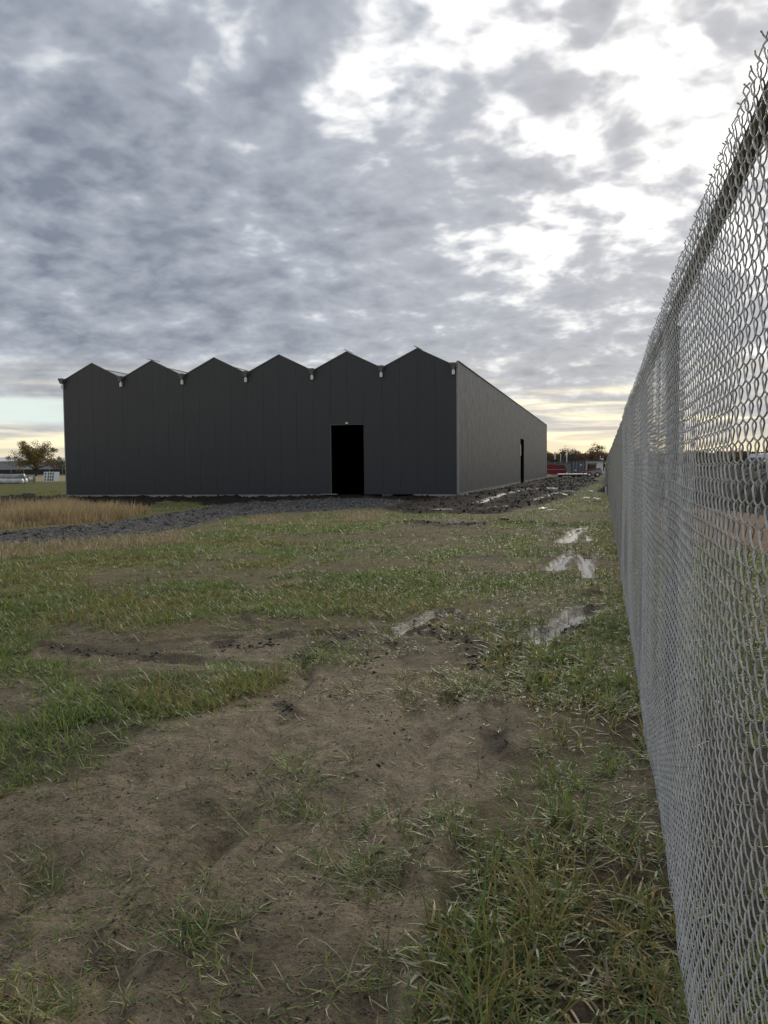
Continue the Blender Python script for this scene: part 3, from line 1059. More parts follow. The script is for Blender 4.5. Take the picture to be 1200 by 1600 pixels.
def grass_field(n_tufts, r0, r1, a0, a1, per, nseg, wide):
    x, y, r = scatter(n_tufts, r0, r1, a0, a1)
    z = zones(x + rng.normal(0, .016, n_tufts) * r, y + rng.normal(0, .022, n_tufts) * r * np.maximum(1, r / 6))
    zh = zones(x, y)
    for k_ in ('gravel', 'black', 'darkfield', 'tan', 'dry', 'churn'):
        z[k_] = zh[k_]
    dens = sstep(.38, .58, fbm(x * .55, y * .40, 5, 120, .55)) * .85 + .10
    dens *= .55 + .6 * fbm(x * 2.6, y * 2.6, 3, 125)
    dens = np.where(z['thin'], dens * .38, dens)
    dens = np.where(z['mud'], .062 + .20 * sstep(.60, .72, fbm(x * 1.6, y * 1.6, 3, 130)), dens)
    dens = np.where(z['strip'], .18 + .55 * sstep(.35, .6, fbm(x * 2.2, y * 2.2, 3, 141)), dens)
    dens = np.where(inpoly(EDGE, x, y) & ~z['long'], np.maximum(dens, .16 + .35 * sstep(.35, .6, fbm(x * 2.4, y * 2.4, 3, 145))), dens)
    dens = dens * (1 - .85 * z['churn'])
    dens = np.where(z['tuft'], np.maximum(dens, .85 * sstep(.30, .52, fbm(x * 3.2, y * 3.2, 3, 133))), dens)
    dens = np.where(z['long'], .44 * sstep(.36, .58, fbm(x * 2.8, y * 2.8, 3, 140)) + .08, dens)
    dens = np.where(z['dry'], np.where(y > 33, .12, .6), dens)
    dens = np.where(z['gravel'] | z['black'] | z['darkfield'] | z['tan'] | z['verge'], .0, dens)
    dens = np.where((z['gravel']), .003, dens)
    dens = np.where((x > .27) & (y < 11), dens * .45, dens)  # thinned so the shade-tinted ground shows dark through the mesh
    for pts, hw in PUDDLES:
        q = polydist([G(*p) for p in pts], x, y)
        dens *= sstep(hw * .7, hw * 1.5, q)
    keep = (rng.random(n_tufts) < dens) & ~((x < FX1 + .3) & (y > FY - .6) & (x > FX0 - .3))
    x, y, r = x[keep], y[keep], r[keep]
    z = {k: v[keep] for k, v in z.items()}
    nt = len(x)
    yell = sstep(.44, .64, fbm(x * .7, y * .7, 4, 150)) * .55
    yell = np.where(z['yellow'], np.maximum(yell, .50), yell)
    yell = np.where(z['long'], np.maximum(yell, .26), yell)
    lush = .35 + 1.25 * fbm(x * 1.1, y * 1.1, 4, 160)
    Lt = np.where(z['mud'], .075, .105) * lush
    Lt = np.where(z['strip'], .105 * lush, Lt)
    Lt = np.where(z['tuft'], .13 * lush, Lt)
    Lt = np.where(z['long'], .165 * lush, Lt)
    Lt = np.where(z['dry'], np.where(y > 33, .36, .16) * lush, Lt)
    Lt = np.where(z['yellow'] & ~z['long'], Lt * 1.35, Lt)
    Lt = np.where(x > .3, Lt * 1.1, Lt)
    nb = rng.poisson(np.where(z['mud'] & ~z['tuft'], per * .6, per)) + 1
    T = np.repeat(np.arange(nt), nb)
    n = len(T)
    sp = (.012 + .02 * rng.random(n)) * np.maximum(1, r[T] / 5)
    ph = rng.uniform(0, 2 * np.pi, n)
    bx = x[T] + np.cos(ph) * sp
    by = y[T] + np.sin(ph) * sp
    bz, _ = height(bx, by)
    az = ph + rng.normal(0, .9, n)
    L = Lt[T] * rng.uniform(.45, 1.35, n)
    wd = rng.uniform(.0030, .0080, n) * np.where(z['long'][T], 1.55, 1.0) * wide * np.maximum(1, r[T] / 4.5) ** .85
    wd = np.where(z['dry'][T], wd * .6, wd)
    flat = z['mud'][T]
    th0 = np.abs(rng.normal(np.where(flat, .95, np.where(z['long'][T], .88, .66)), .40, n))
    curl = rng.gamma(2.0, .50, n) * np.where(z['dry'][T], .45, 1.0)
    c = GREEN[rng.integers(0, len(GREEN), n)] * rng.uniform(.75, 1.25, (n, 1))
    tone = ((.72 + .45 * rng.random(nt)) * (.62 + .76 * fbm(x * .9, y * .9, 4, 165)))[T][:, None]
    c = c * tone * 1.12
    u = rng.random(n)
    isy = u < yell[T]
    c = np.where(isy[:, None], YELLOW[rng.integers(0, 3, n)] * rng.uniform(.7, 1.2, (n, 1)), c)
    dead = rng.random(n) < np.where(z['mud'][T], .30, np.where(r[T] > 6, .05, .10))
    dead |= z['dry'][T] & (rng.random(n) < .82)
    c = np.where(dead[:, None], STRAW[rng.integers(0, 4, n)] * rng.uniform(.65, 1.1, (n, 1)) * np.where(z['dry'][T], 1.0, .72)[:, None], c)
    return blades(bx, by, bz, az, L, wd, th0, curl, c, nseg)


m_leaf = leaf_material('grass blade', .45, .33)
sets = [grass_field(26000, 1.5, 7.0, R(-60), R(20), 6, 4, 1.0), grass_field(66000, 6.0, 26, R(-50), R(17), 5, 2, 1.15), grass_field(26000, 24, 75, R(-46), R(16), 4, 2, 1.0)]
V, Q, T, C, nv = [], [], [], [], 0
for v, q, t, c in sets:
    V.append(v)
    Q.append(q + nv)
    T.append(t + nv)
    C.append(c)
    nv += len(v)
grass = np_mesh('grass', np.concatenate(V), [np.concatenate(Q), np.concatenate(T)], m_leaf, cols=np.concatenate(C), smooth=False)
tag(grass, 'patchy green and yellowing grass over the muddy field', 'grass', kind='stuff')


# tall straw-coloured grass between the earth strip and the gravel drive
def straw_bank():
    P = world_poly([(-200, 806), (0, 801), (110, 794), (200, 789), (232, 802), (180, 814), (60, 824), (0, 828), (-200, 846)])
    xs, ys = [q[0] for q in P], [q[1] for q in P]
    x = rng.uniform(min(xs), max(xs), 16000)
    y = rng.uniform(min(ys), max(ys), 16000)
    k = inpoly(P, *warped(x, y, .010, 60)) & (rng.random(len(x)) < .25 + .9 * sstep(.35, .6, fbm(x * .5, y * .5, 3, 400)))
    k &= np.abs(x) < y * 1.0
    x, y = x[k], y[k]
    T = np.repeat(np.arange(len(x)), 9)
    n = len(T)
    bx, by = x[T] + rng.normal(0, .10, n), y[T] + rng.normal(0, .10, n)
    bz, _ = height(bx, by)
    tall = (.14 + .62 * sstep(.25, .75, fbm(x * .45, y * .45, 3, 410)))[T]
    c = STRAW[rng.integers(0, 4, n)] * rng.uniform(.75, 1.35, (n, 1)) * np.array([1.05, 1.0, .95])
    return blades(bx, by, bz, rng.uniform(0, 6.28, n), tall * rng.uniform(.5, 1.15, n), rng.uniform(.010, .022, n), np.abs(rng.normal(.22, .2, n)), rng.gamma(2, .22, n), c, 2)


v, q, t, c = straw_bank()
o = np_mesh('dry_grass', v, [q, t], leaf_material('dead straw', .8, .2), cols=c, smooth=False)
tag(o, 'tall straw coloured dry grass beside the gravel drive', 'grass', kind='stuff')


# ------------------------------------------------------------------ clods and stones
def lumps(name, x, y, size, cols, mat, label, cat, sink=.35):
    bm = bmesh.new()
    bmesh.ops.create_icosphere(bm, subdivisions=1, radius=1)
    bv = np.array([v.co[:] for v in bm.verts])
    bf = np.array([[v.index for v in f.verts] for f in bm.faces])
    bm.free()
    n = len(x)
    if n > 6000:                                             # small ones: an 8-face lump is enough
        bv = np.array([(1, 0, 0), (-1, 0, 0), (0, 1, 0), (0, -1, 0), (0, 0, 1), (0, 0, -1)], float)
        bf = np.array([(0, 2, 4), (2, 1, 4), (1, 3, 4), (3, 0, 4), (2, 0, 5), (1, 2, 5), (3, 1, 5), (0, 3, 5)])
    V = bv[None] * (1 + rng.normal(0, .22, (n, len(bv), 1)))
    sc = np.stack([rng.uniform(.7, 1.4, n), rng.uniform(.7, 1.3, n), rng.uniform(.45, .85, n)], 1) * size[:, None]
    V = V * sc[:, None, :]
    a = rng.uniform(0, 6.28, n)
    ca, sa = np.cos(a)[:, None], np.sin(a)[:, None]
    X = V[..., 0] * ca - V[..., 1] * sa
    Y = V[..., 0] * sa + V[..., 1] * ca
    h, _ = height(x, y)
    V = np.stack([X + x[:, None], Y + y[:, None], V[..., 2] + h[:, None] + (size * sc[:, 2] / size * (1 - sink) * .5)[:, None]], 2)
    F = (bf[None] + (np.arange(n) * len(bv))[:, None, None]).reshape(-1, 3)
    C = np.repeat(cols[:, None, :], len(bv), 1).reshape(-1, 3)
    o = np_mesh(name, V.reshape(-1, 3), [F], mat, cols=C, smooth=False)
    return tag(o, label, cat, kind='stuff')


def tinted(name, rough=.95, spec=.3):
    m = bpy.data.materials.new(name)
    m.use_nodes = True
    t = NT(m.node_tree)
    b = t.n['Principled BSDF']
    at = t.new('ShaderNodeAttribute', attribute_name='tint').outputs['Color']
    co = t.new('ShaderNodeTexCoord').outputs['Object']
    t.put(b.inputs['Base Color'], t.vmath('SCALE', at, scale=t.ramp(t.noise(co, 45, 4), .3, .7, .7, 1.3)))
    b.inputs['Roughness'].default_value = rough
    b.inputs['Specular IOR Level'].default_value = spec
    return m


x, y, r = scatter(50000, 1.8, 12, R(-44), R(12))
z = zones(x, y)
k = (z['mud'] | z['thin']) & (rng.random(len(x)) < .30 * sstep(.42, .65, fbm(x * 2.2, y * 2.2, 3, 180)) + .04)
x, y = x[k], y[k]
lumps('soil_crumbs', x, y, np.minimum(.012, .0018 + rng.gamma(1.2, .0017, len(x))), np.array([.105, .083, .058]) * rng.uniform(.45, 1.25, (len(x), 1)), tinted('soil crumb'),
      'scattered small crumbs of brown soil on the bare mud', 'soil')
# dark churned clods along the ruts
cx, cy, cs = [], [], []
for pts, hw, n, s in (([(60, 1012), (160, 1022), (240, 1025)], .10, 60, .03), ([(640, 975), (700, 995), (780, 1020)], .16, 90, .032), ([(620, 1000), (560, 1030), (590, 1060)], .14, 40, .024),
                      ([(755, 1050), (740, 1030), (800, 1040)], .10, 60, .035), ([(845, 1008), (880, 990), (905, 984)], .07, 160, .045), ([(770, 1110), (780, 1160), (800, 1190)], .07, 22, .016),
                      ([(450, 1030), (520, 1000), (560, 990)], .10, 60, .025), ([(340, 1010), (400, 1012), (430, 1005)], .08, 50, .03), ([(430, 1410), (445, 1430)], .05, 8, .010),
                      ([(370, 940), (400, 1000)], .08, 20, .02), ([(640, 816), (700, 822), (760, 820)], .35, 120, .07), ([(780, 815), (830, 818)], .3, 50, .07), ([(440, 1100), (460, 1110)], .05, 14, .02),
                      ([(860, 818), (900, 822)], .2, 30, .05)):
    P = [G(*p) for p in pts]
    for _ in range(n):
        i = random.randrange(len(P) - 1)
        t = random.random()
        cx.append(P[i][0] * (1 - t) + P[i + 1][0] * t + random.gauss(0, hw * .6))
        cy.append(P[i][1] * (1 - t) + P[i + 1][1] * t + random.gauss(0, hw * .9))
        cs.append(s * random.uniform(.15, .75))
cx, cy, cs = np.array(cx), np.array(cy), np.array(cs)
lumps('mud_clods', cx, cy, cs, np.array([.030, .023, .017]) * rng.uniform(.6, 1.4, (len(cx), 1)), tinted('wet clod', .75, .5), 'dark wet clods of mud thrown up along the ruts', 'mud', .3)
# churned black earth round the shed
x = rng.uniform(-45, .1, 36000)
y = rng.uniform(30, 125, 36000)
z = zones(x, y)
k = z['black'] & ~((x < FX1 + .2) & (y > FY - .2) & (x > FX0 - .2))
x, y = x[k], y[k]
lumps('earth_clods', x, y, np.minimum(.09, rng.gamma(1.5, .018, len(x)) + .016), np.array([.030, .024, .018]) * rng.uniform(.5, 1.6, (len(x), 1)), tinted('black earth', .92, .2), 'churned black earth in clods round the foot of the shed', 'earth', .2)
# gravel drive
P = P_GRAVEL[0]
xs_, ys_ = [p[0] for p in P], [p[1] for p in P]
x = rng.uniform(-44, max(xs_), 60000)
y = rng.uniform(min(ys_), max(ys_), 60000)
k = zones(x, y)['gravel'] & (np.abs(x) < y * .95)
x, y = x[k], y[k]
lumps('gravel', x, y, rng.gamma(1.8, .011, len(x)) + .007, np.array([.135, .127, .116]) * rng.uniform(.25, 1.9, (len(x), 1)), tinted('crushed stone', .95, .15), 'dark grey crushed stone of the drive', 'gravel', .2)

# ------------------------------------------------------------------ litter on the churned mud
m_foam = principled('white foam scrap', (.72, .70, .64), .8, noise=(10, .12))
m_foil = principled('cream plastic sheet', (.66, .62, .50), .5, noise=(6, .15))


def scrap(px, py, w, d, h, label, mat=m_foam, tilt=.2):
    X, Y = G(px, py)
    zz = float(height(np.array([X]), np.array([Y]))[0][0])
    mb = MB()
    bm = bmesh.new()
    bmesh.ops.create_grid(bm, x_segments=5, y_segments=4, size=.5)
    n = len(bm.verts)
    vs_ = [(v.co.x * w + random.gauss(0, w * .04), v.co.y * d + random.gauss(0, d * .05), h * (.5 + .5 * random.random())) for v in bm.verts]
    mb.v = vs_ + [(a, b, c - max(.02, h * .4)) for a, b, c in vs_]
    for f in bm.faces:
        q = tuple(v.index for v in f.verts)
        mb.f.append(q)
        mb.f.append(tuple(i + n for i in q[::-1]))
    for e in bm.edges:
        if len(e.link_faces) == 1:
            a, b = e.verts[0].index, e.verts[1].index
            mb.f.append((a, b, b + n, a + n))
    bm.free()
    o = mb.build('debris_scrap', mat)
    o.location = (X, Y, zz + .03)
    o.rotation_euler = (random.uniform(-tilt, tilt), random.uniform(-tilt, tilt), random.uniform(0, 3))
    return tag(o, label, 'debris', 'pale scraps lying on the churned mud')


scrap(862, 766, .75, .5, .26, 'largest pale crumpled scrap on the mud past the shed corner')
scrap(868, 773, .50, .3, .12, 'flat white scrap just below the largest crumpled scrap')
scrap(891, 773, .42, .3, .18, 'upright white scrap midway between shed wall and fence')
scrap(882, 777, .35, .2, .08, 'thin white strip lying beside the upright scrap', m_foil)
scrap(862, 799, .35, .16, .06, 'small white scrap in the short grass nearest the viewer')
scrap(932, 784, .50, .3, .16, 'cream scrap in the grass closest to the fence', m_foil)
scrap(916, 780, .30, .2, .07, 'small pale scrap left of the cream one near the fence', m_foil)
scrap(923, 769, .40, .2, .07, 'pale flat scrap farther back near the fence', m_foil)
scrap(848, 796, .30, .22, .05, 'small dull scrap at the edge of the wet mud', m_foil)
X, Y = G(946.5, 771)
o = MB().box((0, 0, .22), (.09, .03, .44)).build('marker_stake', m_white, bevel=.004)
o.location = (X, Y, 0)
tag(o, 'short white stake standing in the grass against the fence', 'stake')


# ------------------------------------------------------------------ trees
def leaf_cloud(centers, radii, n, size, cols, squash=.75):
    """Leaf-sized quads through the clumps' volumes."""
    k = rng.integers(0, len(centers), n)
    d = rng.normal(0, 1, (n, 3))
    d /= np.linalg.norm(d, axis=1, keepdims=True)
    r = rng.random(n) ** .45
    P = centers[k] + d * (radii[k] * r)[:, None] * np.array([1, 1, squash])
    a = rng.normal(0, 1, (n, 3))
    a /= np.linalg.norm(a, axis=1, keepdims=True)
    b = np.cross(a, rng.normal(0, 1, (n, 3)))
    b /= np.linalg.norm(b, axis=1, keepdims=True)
    s = size * rng.uniform(.5, 1.4, n)[:, None]
    V = np.stack([P - a * s, P + b * s * .5, P + a * s, P - b * s * .5], 1).reshape(-1, 3)
    F = np.arange(n * 4).reshape(n, 4)
    C = np.repeat((cols[rng.integers(0, len(cols), n)] * rng.uniform(.6, 1.35, (n, 1)))[:, None], 4, 1).reshape(-1, 3)
    return V, F, C


m_bark = principled('grey brown bark', (.045, .036, .028), .9, noise=(4, .3))
m_autumn = leaf_material('autumn leaf', .6, .3)


def branchy(height_, spread, nlimb, droop=0.0, trunk_h=.25, seed=1, r0=.02):
    rnd = random.Random(seed)
    mb = MB()
    tips = []
    th = height_ * trunk_h
    mb.tube([(0, 0, -.1), (rnd.uniform(-.1, .1), 0, th * .6), (rnd.uniform(-.2, .2), rnd.uniform(-.2, .2), th)], [height_ * r0 * 1.4, height_ * r0, height_ * r0 * .85], 7)
    for i in range(nlimb):
        a = 2 * math.pi * i / nlimb + rnd.uniform(-.4, .4)
        el = rnd.uniform(.25, 1.25)
        L = height_ * rnd.uniform(.5, .8)
        ex = Vector((math.cos(a) * math.cos(el) * spread * rnd.uniform(.5, 1.0), math.sin(a) * math.cos(el) * spread * rnd.uniform(.5, 1.0), th + (height_ - th) * math.sin(el) * rnd.uniform(.6, .95)))
        p0 = Vector((0, 0, th * rnd.uniform(.75, 1)))
        mid = p0.lerp(ex, .5) + Vector((0, 0, height_ * .08))
        end = ex - Vector((0, 0, droop * height_ * rnd.uniform(.3, 1)))
        mb.tube([p0, mid, ex, end], [height_ * r0 * .55, height_ * r0 * .33, height_ * r0 * .14, height_ * r0 * .05], 5)
        tips += [mid.lerp(ex, .5), ex, end, mid]
        for j in range(3):
            q = mid.lerp(ex, rnd.random())
            e2 = q + Vector((rnd.gauss(0, 1), rnd.gauss(0, 1), rnd.gauss(.4, .6))) * height_ * .12
            mb.tube([q, e2], [height_ * r0 * .14, height_ * r0 * .04], 4)
            tips.append(e2)
    return mb, np.array([t[:] for t in tips])


def tree(name, label, loc, h, spread, cols, nleaf, leaf, seed, group=None, nlimb=9, droop=0.0, trunk_h=.25, clump=.16, sy=1.0):
    t = thing(name, label, 'tree', loc, 0, group)
    mb, tips = branchy(h, spread, nlimb, droop, trunk_h, seed)
    mb.build('trunk', m_bark, t, smooth=True)
    V, F, C = leaf_cloud(tips, rng.uniform(.5, 1.1, len(tips)) * h * clump, nleaf, leaf, cols)
    V[:, 2] = np.maximum(V[:, 2], h * .1)
    np_mesh('crown', V, [F], m_autumn, t, cols=C, smooth=False)
    return t


BROWN = np.array([[.13, .075, .038], [.10, .062, .036], [.15, .09, .045], [.085, .065, .040]])
RUST = np.array([[.20, .088, .034], [.16, .075, .034], [.12, .07, .035]])
OLIVE = np.array([[.070, .058, .020], [.090, .062, .022], [.055, .050, .020], [.11, .066, .024]])
GREY = np.array([[.10, .088, .070], [.085, .075, .06]])

# lone tree left of the shed
p = AT(56, 733, 255)
tree('lone_tree', 'wide spreading tree with olive brown autumn leaves left of the shed', (p.x, p.y, 0), 12.0, 14.5, OLIVE * np.array([2.4, 2.5, 2.2]), 15000, .22, 5, nlimb=22, droop=.20, trunk_h=.2, clump=.15)
p = AT(88, 733, 240)
tree('small_tree', 'small thin leafed tree right of the wide spreading tree', (p.x, p.y, 0), 6.2, 3.2, GREY, 420, .22, 9, nlimb=8, trunk_h=.3)

# far row of autumn trees beyond the yard
protos = []
for i, (cols, nl, h, sp, lab) in enumerate(((BROWN, 3000, 10, 5.0, 'brown'), (RUST, 3000, 9, 5.2, 'rust'), (GREY, 1500, 10.5, 4.6, 'bare'), (BROWN, 3400, 11, 6.0, 'brown'))):
    protos.append((cols, nl, h, sp, lab))
LABELS = {
    872: 'round brown tree just right of the shed end', 888: 'taller bare topped tree behind the grey container', 908: 'rust brown tree in the middle of the far row',
    930: 'tallest spreading tree beside the far fence end', 858: 'brown tree half hidden by the shed end', 919: 'low brown tree left of the tallest spreading one', 897: 'grey brown tree between two rounder ones of the far row'}
base_tree = {}
row_spots = [(858, 700, 0, .9), (872, 697, 0, 1.0), (888, 696, 2, 1.05), (897, 702, 3, .85), (908, 701, 1, 1.0), (919, 701, 0, .9), (930, 693, 3, 1.05), (943, 699, 1, 1.0), (955, 700, 0, .9)]
for i, (px, top, kind, sc) in enumerate(row_spots):
    Yd = 300 + (i * 37) % 60
    p = AT(px, top, Yd)
    cols, nl, h, sp, lab = protos[kind]
    s = p.z / h
    if kind not in base_tree:
        t = tree('autumn_tree', 'x', (p.x, p.y, 0), h, sp, cols, nl, .25, 20 + kind, nlimb=10, trunk_h=.2, clump=.2)
        base_tree[kind] = t
    else:
        t = copy_tree(base_tree[kind])
        t.location = (p.x, p.y, 0)
    t.scale = (s, s, s)
    t.rotation_euler = (0, 0, random.uniform(0, 6.28))
    t['label'] = LABELS.get(px, 'autumn tree in the far row seen through the chain link')
    t['group'] = 'autumn trees of the far row'
for i in range(16):
    px = 968 + i * 17
    top = 697 + random.uniform(-3, 5)
    p = AT(px, top, 260 + (i * 53) % 70)
    kind = (0, 1, 3)[i % 3]
    t = copy_tree(base_tree[kind])
    h = protos[kind][2]
    s = p.z / h
    t.location = (p.x, p.y, 0)
    t.scale = (s * 1.15, s * 1.15, s)
    t.rotation_euler = (0, 0, random.uniform(0, 6.28))
    t['label'] = 'autumn tree in the far row seen through the chain link'
    t['group'] = 'autumn trees of the far row'

# far wood as one mass along the horizon
n = 60000
a = rng.uniform(R(-56), R(26), n)
rr = rng.uniform(900, 1000, n)
hh = 10 + 7 * fbm(a * 40, a * 0, 4, 200)
zz = rng.random(n) ** .7 * hh
P_ = np.stack([rr * np.sin(a), rr * np.cos(a), zz], 1)
q = rng.normal(0, 1, (n, 3))
q2 = rng.normal(0, 1, (n, 3))
s = 1.0
V = np.stack([P_ - q * s, P_ + q2 * s, P_ + q * s], 1).reshape(-1, 3)
V[:, 2] = np.maximum(V[:, 2], -.5)
C = np.repeat((np.array([.030, .030, .020]) * rng.uniform(.6, 1.5, (n, 1)))[:, None], 3, 1).reshape(-1, 3)
wood = np_mesh('far_wood', V, [np.arange(n * 3).reshape(n, 3)], m_autumn, cols=C, smooth=False)
tag(wood, 'dark far wood along the horizon', 'woodland', kind='stuff')

# ------------------------------------------------------------------ left background: barns, low fence, stored goods
m_barnw = principled('grey blue cladding', (.30, .31, .36), .6, noise=(.4, .08))
m_barnr = principled('white roof sheet', (.68, .68, .70), .5, noise=(.3, .08))


def barn(name, label, x0, x1, ytop, yeave, Y, depth, gable_at=None):
    a, b = AT(x0, yeave, Y), AT(x1, yeave, Y)
    top = AT((x0 + x1) / 2, ytop, Y).z
    t = thing(name, label, 'building', ((a.x + b.x) / 2, Y, 0))
    w = (b.x - a.x) / 2
    ez = a.z
    MB().prism([(0, -.2), (depth, -.2), (depth, ez), (0, ez)], 'x', -w, w).build('wall', m_barnw, t)
    MB().prism([(-.4, ez - .05), (depth / 2, top - .25), (depth / 2, top)] + [(-.4, ez + .2)], 'x', -w - .3, w + .3).build('roof_slope', m_barnr, t)
    MB().prism([(depth + .4, ez - .05), (depth + .4, ez + .2), (depth / 2 + .01, top), (depth / 2 + .01, top - .25)], 'x', -w - .3, w + .3).build('roof_slope', m_barnr, t)
    for s in (-1, 1):
        MB().prism([(0, ez), (depth, ez), (depth / 2, top - .25)], 'x', s * w - .05, s * w + .05).build('gable', m_barnw, t)
    MB().box((w * .45, -.03, 1.4), (2.6, .1, 2.8)).build('door', m_barnr, t)
    return t


barn('white_barn', 'low white roofed barn behind the small thin tree', 63, 135, 714, 723, 330, 26)
barn('white_barn', 'low white roofed barn at the far left edge', -70, 34, 714, 722, 345, 26)

m_lpost = principled('pale fence post', (.45, .45, .44), .6)
m_screen = principled('dark windscreen cloth', (.035, .034, .034), .9, noise=(2, .2))
p0, p1 = AT(-60, 744, 300), AT(118, 744, 300)
lf = thing('low_fence', 'low fence of pale posts and dark screen cloth left of the shed', 'fence', (p0.x, p0.y, 0))
Lf = p1.x - p0.x
top_z = AT(40, 733, 300).z
for k in range(10):
    MB().tube([(0, 0, -.2), (0, 0, top_z)], .09, 8).build('post', m_lpost, lf, loc=(Lf * k / 9 + .02 * k, 0, 0))
MB().tube([(-.3, -.10, top_z), (Lf + .5, -.10, top_z)], .075, 8).build('top_rail', m_lpost, lf)
MB().box((Lf / 2, .12, top_z / 2 + .15), (Lf, .03, top_z - .5)).build('screen_cloth', m_screen, lf)
# leaning white panel with openings
g = G(80, 752.5)
panel = thing('slotted_panel', 'white panel with rows of square openings leaning left of the shed', 'panel', (g[0], g[1], 0), R(6))
u = g[1] / FPX / .97
pw, ph = 29 * u, 17 * u
mp = []
cols_x = [-.5, -.46, -.36, -.28, -.12, -.07, .05, .10, .21, .26, .5]
LEAN = .16
mb = MB()


def pb(x0, x1, z0, z1):
    zc = (z0 + z1) / 2
    mb.box(((x0 + x1) / 2 * pw - LEAN * (zc) * pw * .35, .25 * zc * ph, zc * ph), ((x1 - x0) * pw, .06, (z1 - z0) * ph), rx=-.22)


for x0, x1 in ((-.5, -.44), (-.33, -.24), (-.13, -.09), (.02, .06), (.17, .21)):
    pb(x0, x1, 0.002, .998)
mb.build('frame', m_white, panel)
mb = MB()
for z0, z1 in ((.0, .05), (.30, .36), (.60, .67), (.93, 1.0)):
    pb(-.44, .17, z0, z1)
mb.build('crossbar', m_white, panel)['kind'] = 'stuff'
mb = MB()
pb(.21, .5, 0, 1)
mb.build('solid_board', m_white, panel)
mb = MB()
pb(-.44, .17, .05, .93)
o = mb.build('backing', principled('shaded grey board', (.16, .16, .16), .8), panel)
o.location = (0, .12, 0)

# long pale wrapped bundle and the things at its end
_Y = G(20, 756)[1]
g0, g1 = (AT(-70, 757, _Y).x, _Y), (AT(38, 755, _Y).x, _Y)
bundle = thing('wrapped_bundle', 'long pale plastic wrapped bundle lying left of the shed', 'bundle', ((g0[0] + g1[0]) / 2, g0[1], 0))
Lb = abs(g1[0] - g0[0])
m_wrap = principled('pale plastic wrap', (.58, .58, .56), .4, noise=(1.5, .2), bump=(3, .5))
m_wrap2 = principled('grey plastic wrap', (.33, .34, .34), .45, noise=(2, .3), bump=(3, .5))
for k, (yy, zz, rr_) in enumerate(((-.4, .38, .40), (.4, .38, .40), (0, 1.0, .36))):
    n = 9
    pts = [(-Lb / 2 + Lb * i / n, yy + random.uniform(-.03, .03), zz + random.uniform(-.04, .04)) for i in range(n + 1)]
    MB().tube(pts, [rr_ * random.uniform(.93, 1.05) for _ in pts], 12).build('roll', (m_wrap, m_wrap, m_wrap2)[k], bundle, smooth=True)


def wheelish(px, py, r, w, mat, label, cat, hub):
    gx_, gy_ = G(px, py)
    t = thing('reel', label, cat, (gx_, gy_, 0), R(20))
    for s in (-1, 1):
        MB().tube([(s * w / 2, 0, r), (s * (w / 2 + .06), 0, r)], r, 18).build('flange', mat, t)
    MB().tube([(-w / 2, 0, r), (w / 2, 0, r)], r * .55, 14).build('drum', hub, t)
    return t


wheelish(49, 755, .55, .8, m_black, 'black reel standing at the end of the wrapped bundle', 'reel', m_white)
wheelish(40.5, 753.5, .48, .5, m_white, 'white reel between wrapped bundle and black reel', 'reel', m_black)

# ------------------------------------------------------------------ right background: yard beyond the shed
m_red = principled('red paint', (.22, .016, .026), .4, noise=(2, .12))
m_glass = principled('dark glass', (.02, .022, .025), .1)
m_chrome = principled('pale metal', (.55, .55, .55), .4, .5)
m_cont = principled('grey container steel', (.115, .125, .14), .55, noise=(1.5, .12))
m_tyre = principled('tyre', (.018, .018, .018), .85)
U = 1 / FPX / .97


def base(px, py):
    g = G(px, py)
    return g[0], g[1]


# red van
bx_, by_ = base(862, 745.2)
van = thing('red_van', 'red van parked behind the far end of the shed', 'van', (bx_, by_, 0), R(3))
MB().prism([(-2.9, .42), (2.28, .42), (2.36, .8), (2.28, 1.25), (1.95, 1.95), (-1.6, 2.05), (-2.0, 1.95), (-2.5, 1.28), (-2.95, 1.1)], 'y', -.95, .95).build('body', m_red, van, bevel=.06)
for sy in (-1, 1):
    MB().prism([(1.25, 1.35), (2.05, 1.35), (1.85, 1.82), (1.25, 1.86)], 'y', sy * .952 - .01, sy * .952 + .01).build('window', m_glass, van)
MB().box((0, -.965, 1.20), (4.3, .02, .05)).build('side_strip', m_chrome, van)
MB().prism([(-.6, .55), (-.45, .55), (-1.45, 1.1), (-1.6, 1.1)], 'y', -.985, -.966).build('side_flash', m_chrome, van)
MB().box((2.34, 0, 1.3), (.05, 1.5, .5), ry=-.45).build('rear_window', m_glass, van)
MB().box((2.42, 0, .52), (.12, 1.8, .2)).build('bumper', m_chrome, van, bevel=.03)
for sx in (-1.9, 1.45):
    for sy in (-1, 1):
        w_ = MB().tube([(sx, sy * .80, .34), (sx, sy * .98, .34)], .34, 18).build('wheel', m_tyre, van)
        MB().tube([(sx, sy * .982, .34), (sx, sy * .992, .34)], .19, 14).build('rim', m_chrome, w_)

# shipping container, end on
bx_, by_ = base(903.5, 744.0)
box = thing('shipping_container', 'grey shipping container with closed end doors in the yard', 'container', (bx_, by_, 0), R(-2))
MB().box((0, 3.05, 1.32), (2.36, 6.0, 2.5)).build('body', m_cont, box)
mbf = MB()
for s in (-1, 1):
    mbf.box((s * 1.16, .0, 1.31), (.12, .12, 2.6))
mbf.box((0, 0, 2.56), (2.2, .12, .12))
mbf.box((0, 0, .08), (2.2, .12, .16))
mbf.build('door_frame', principled('dark container frame', (.05, .055, .06), .6), box)
for s in (-1, 1):
    d = MB().box((s * .55, -.0, 1.33), (1.06, .06, 2.32)).build('door', m_cont, box)
    for kx in (.28, .80):
        MB().tube([(s * kx, -.06, .2), (s * kx, -.06, 2.5)], .022, 6).build('lock_rod', m_chrome, d)
    MB().box((s * .42, -.045, 1.9 if s > 0 else 1.0), (.3, .02, .22)).build('plate', m_white, d)

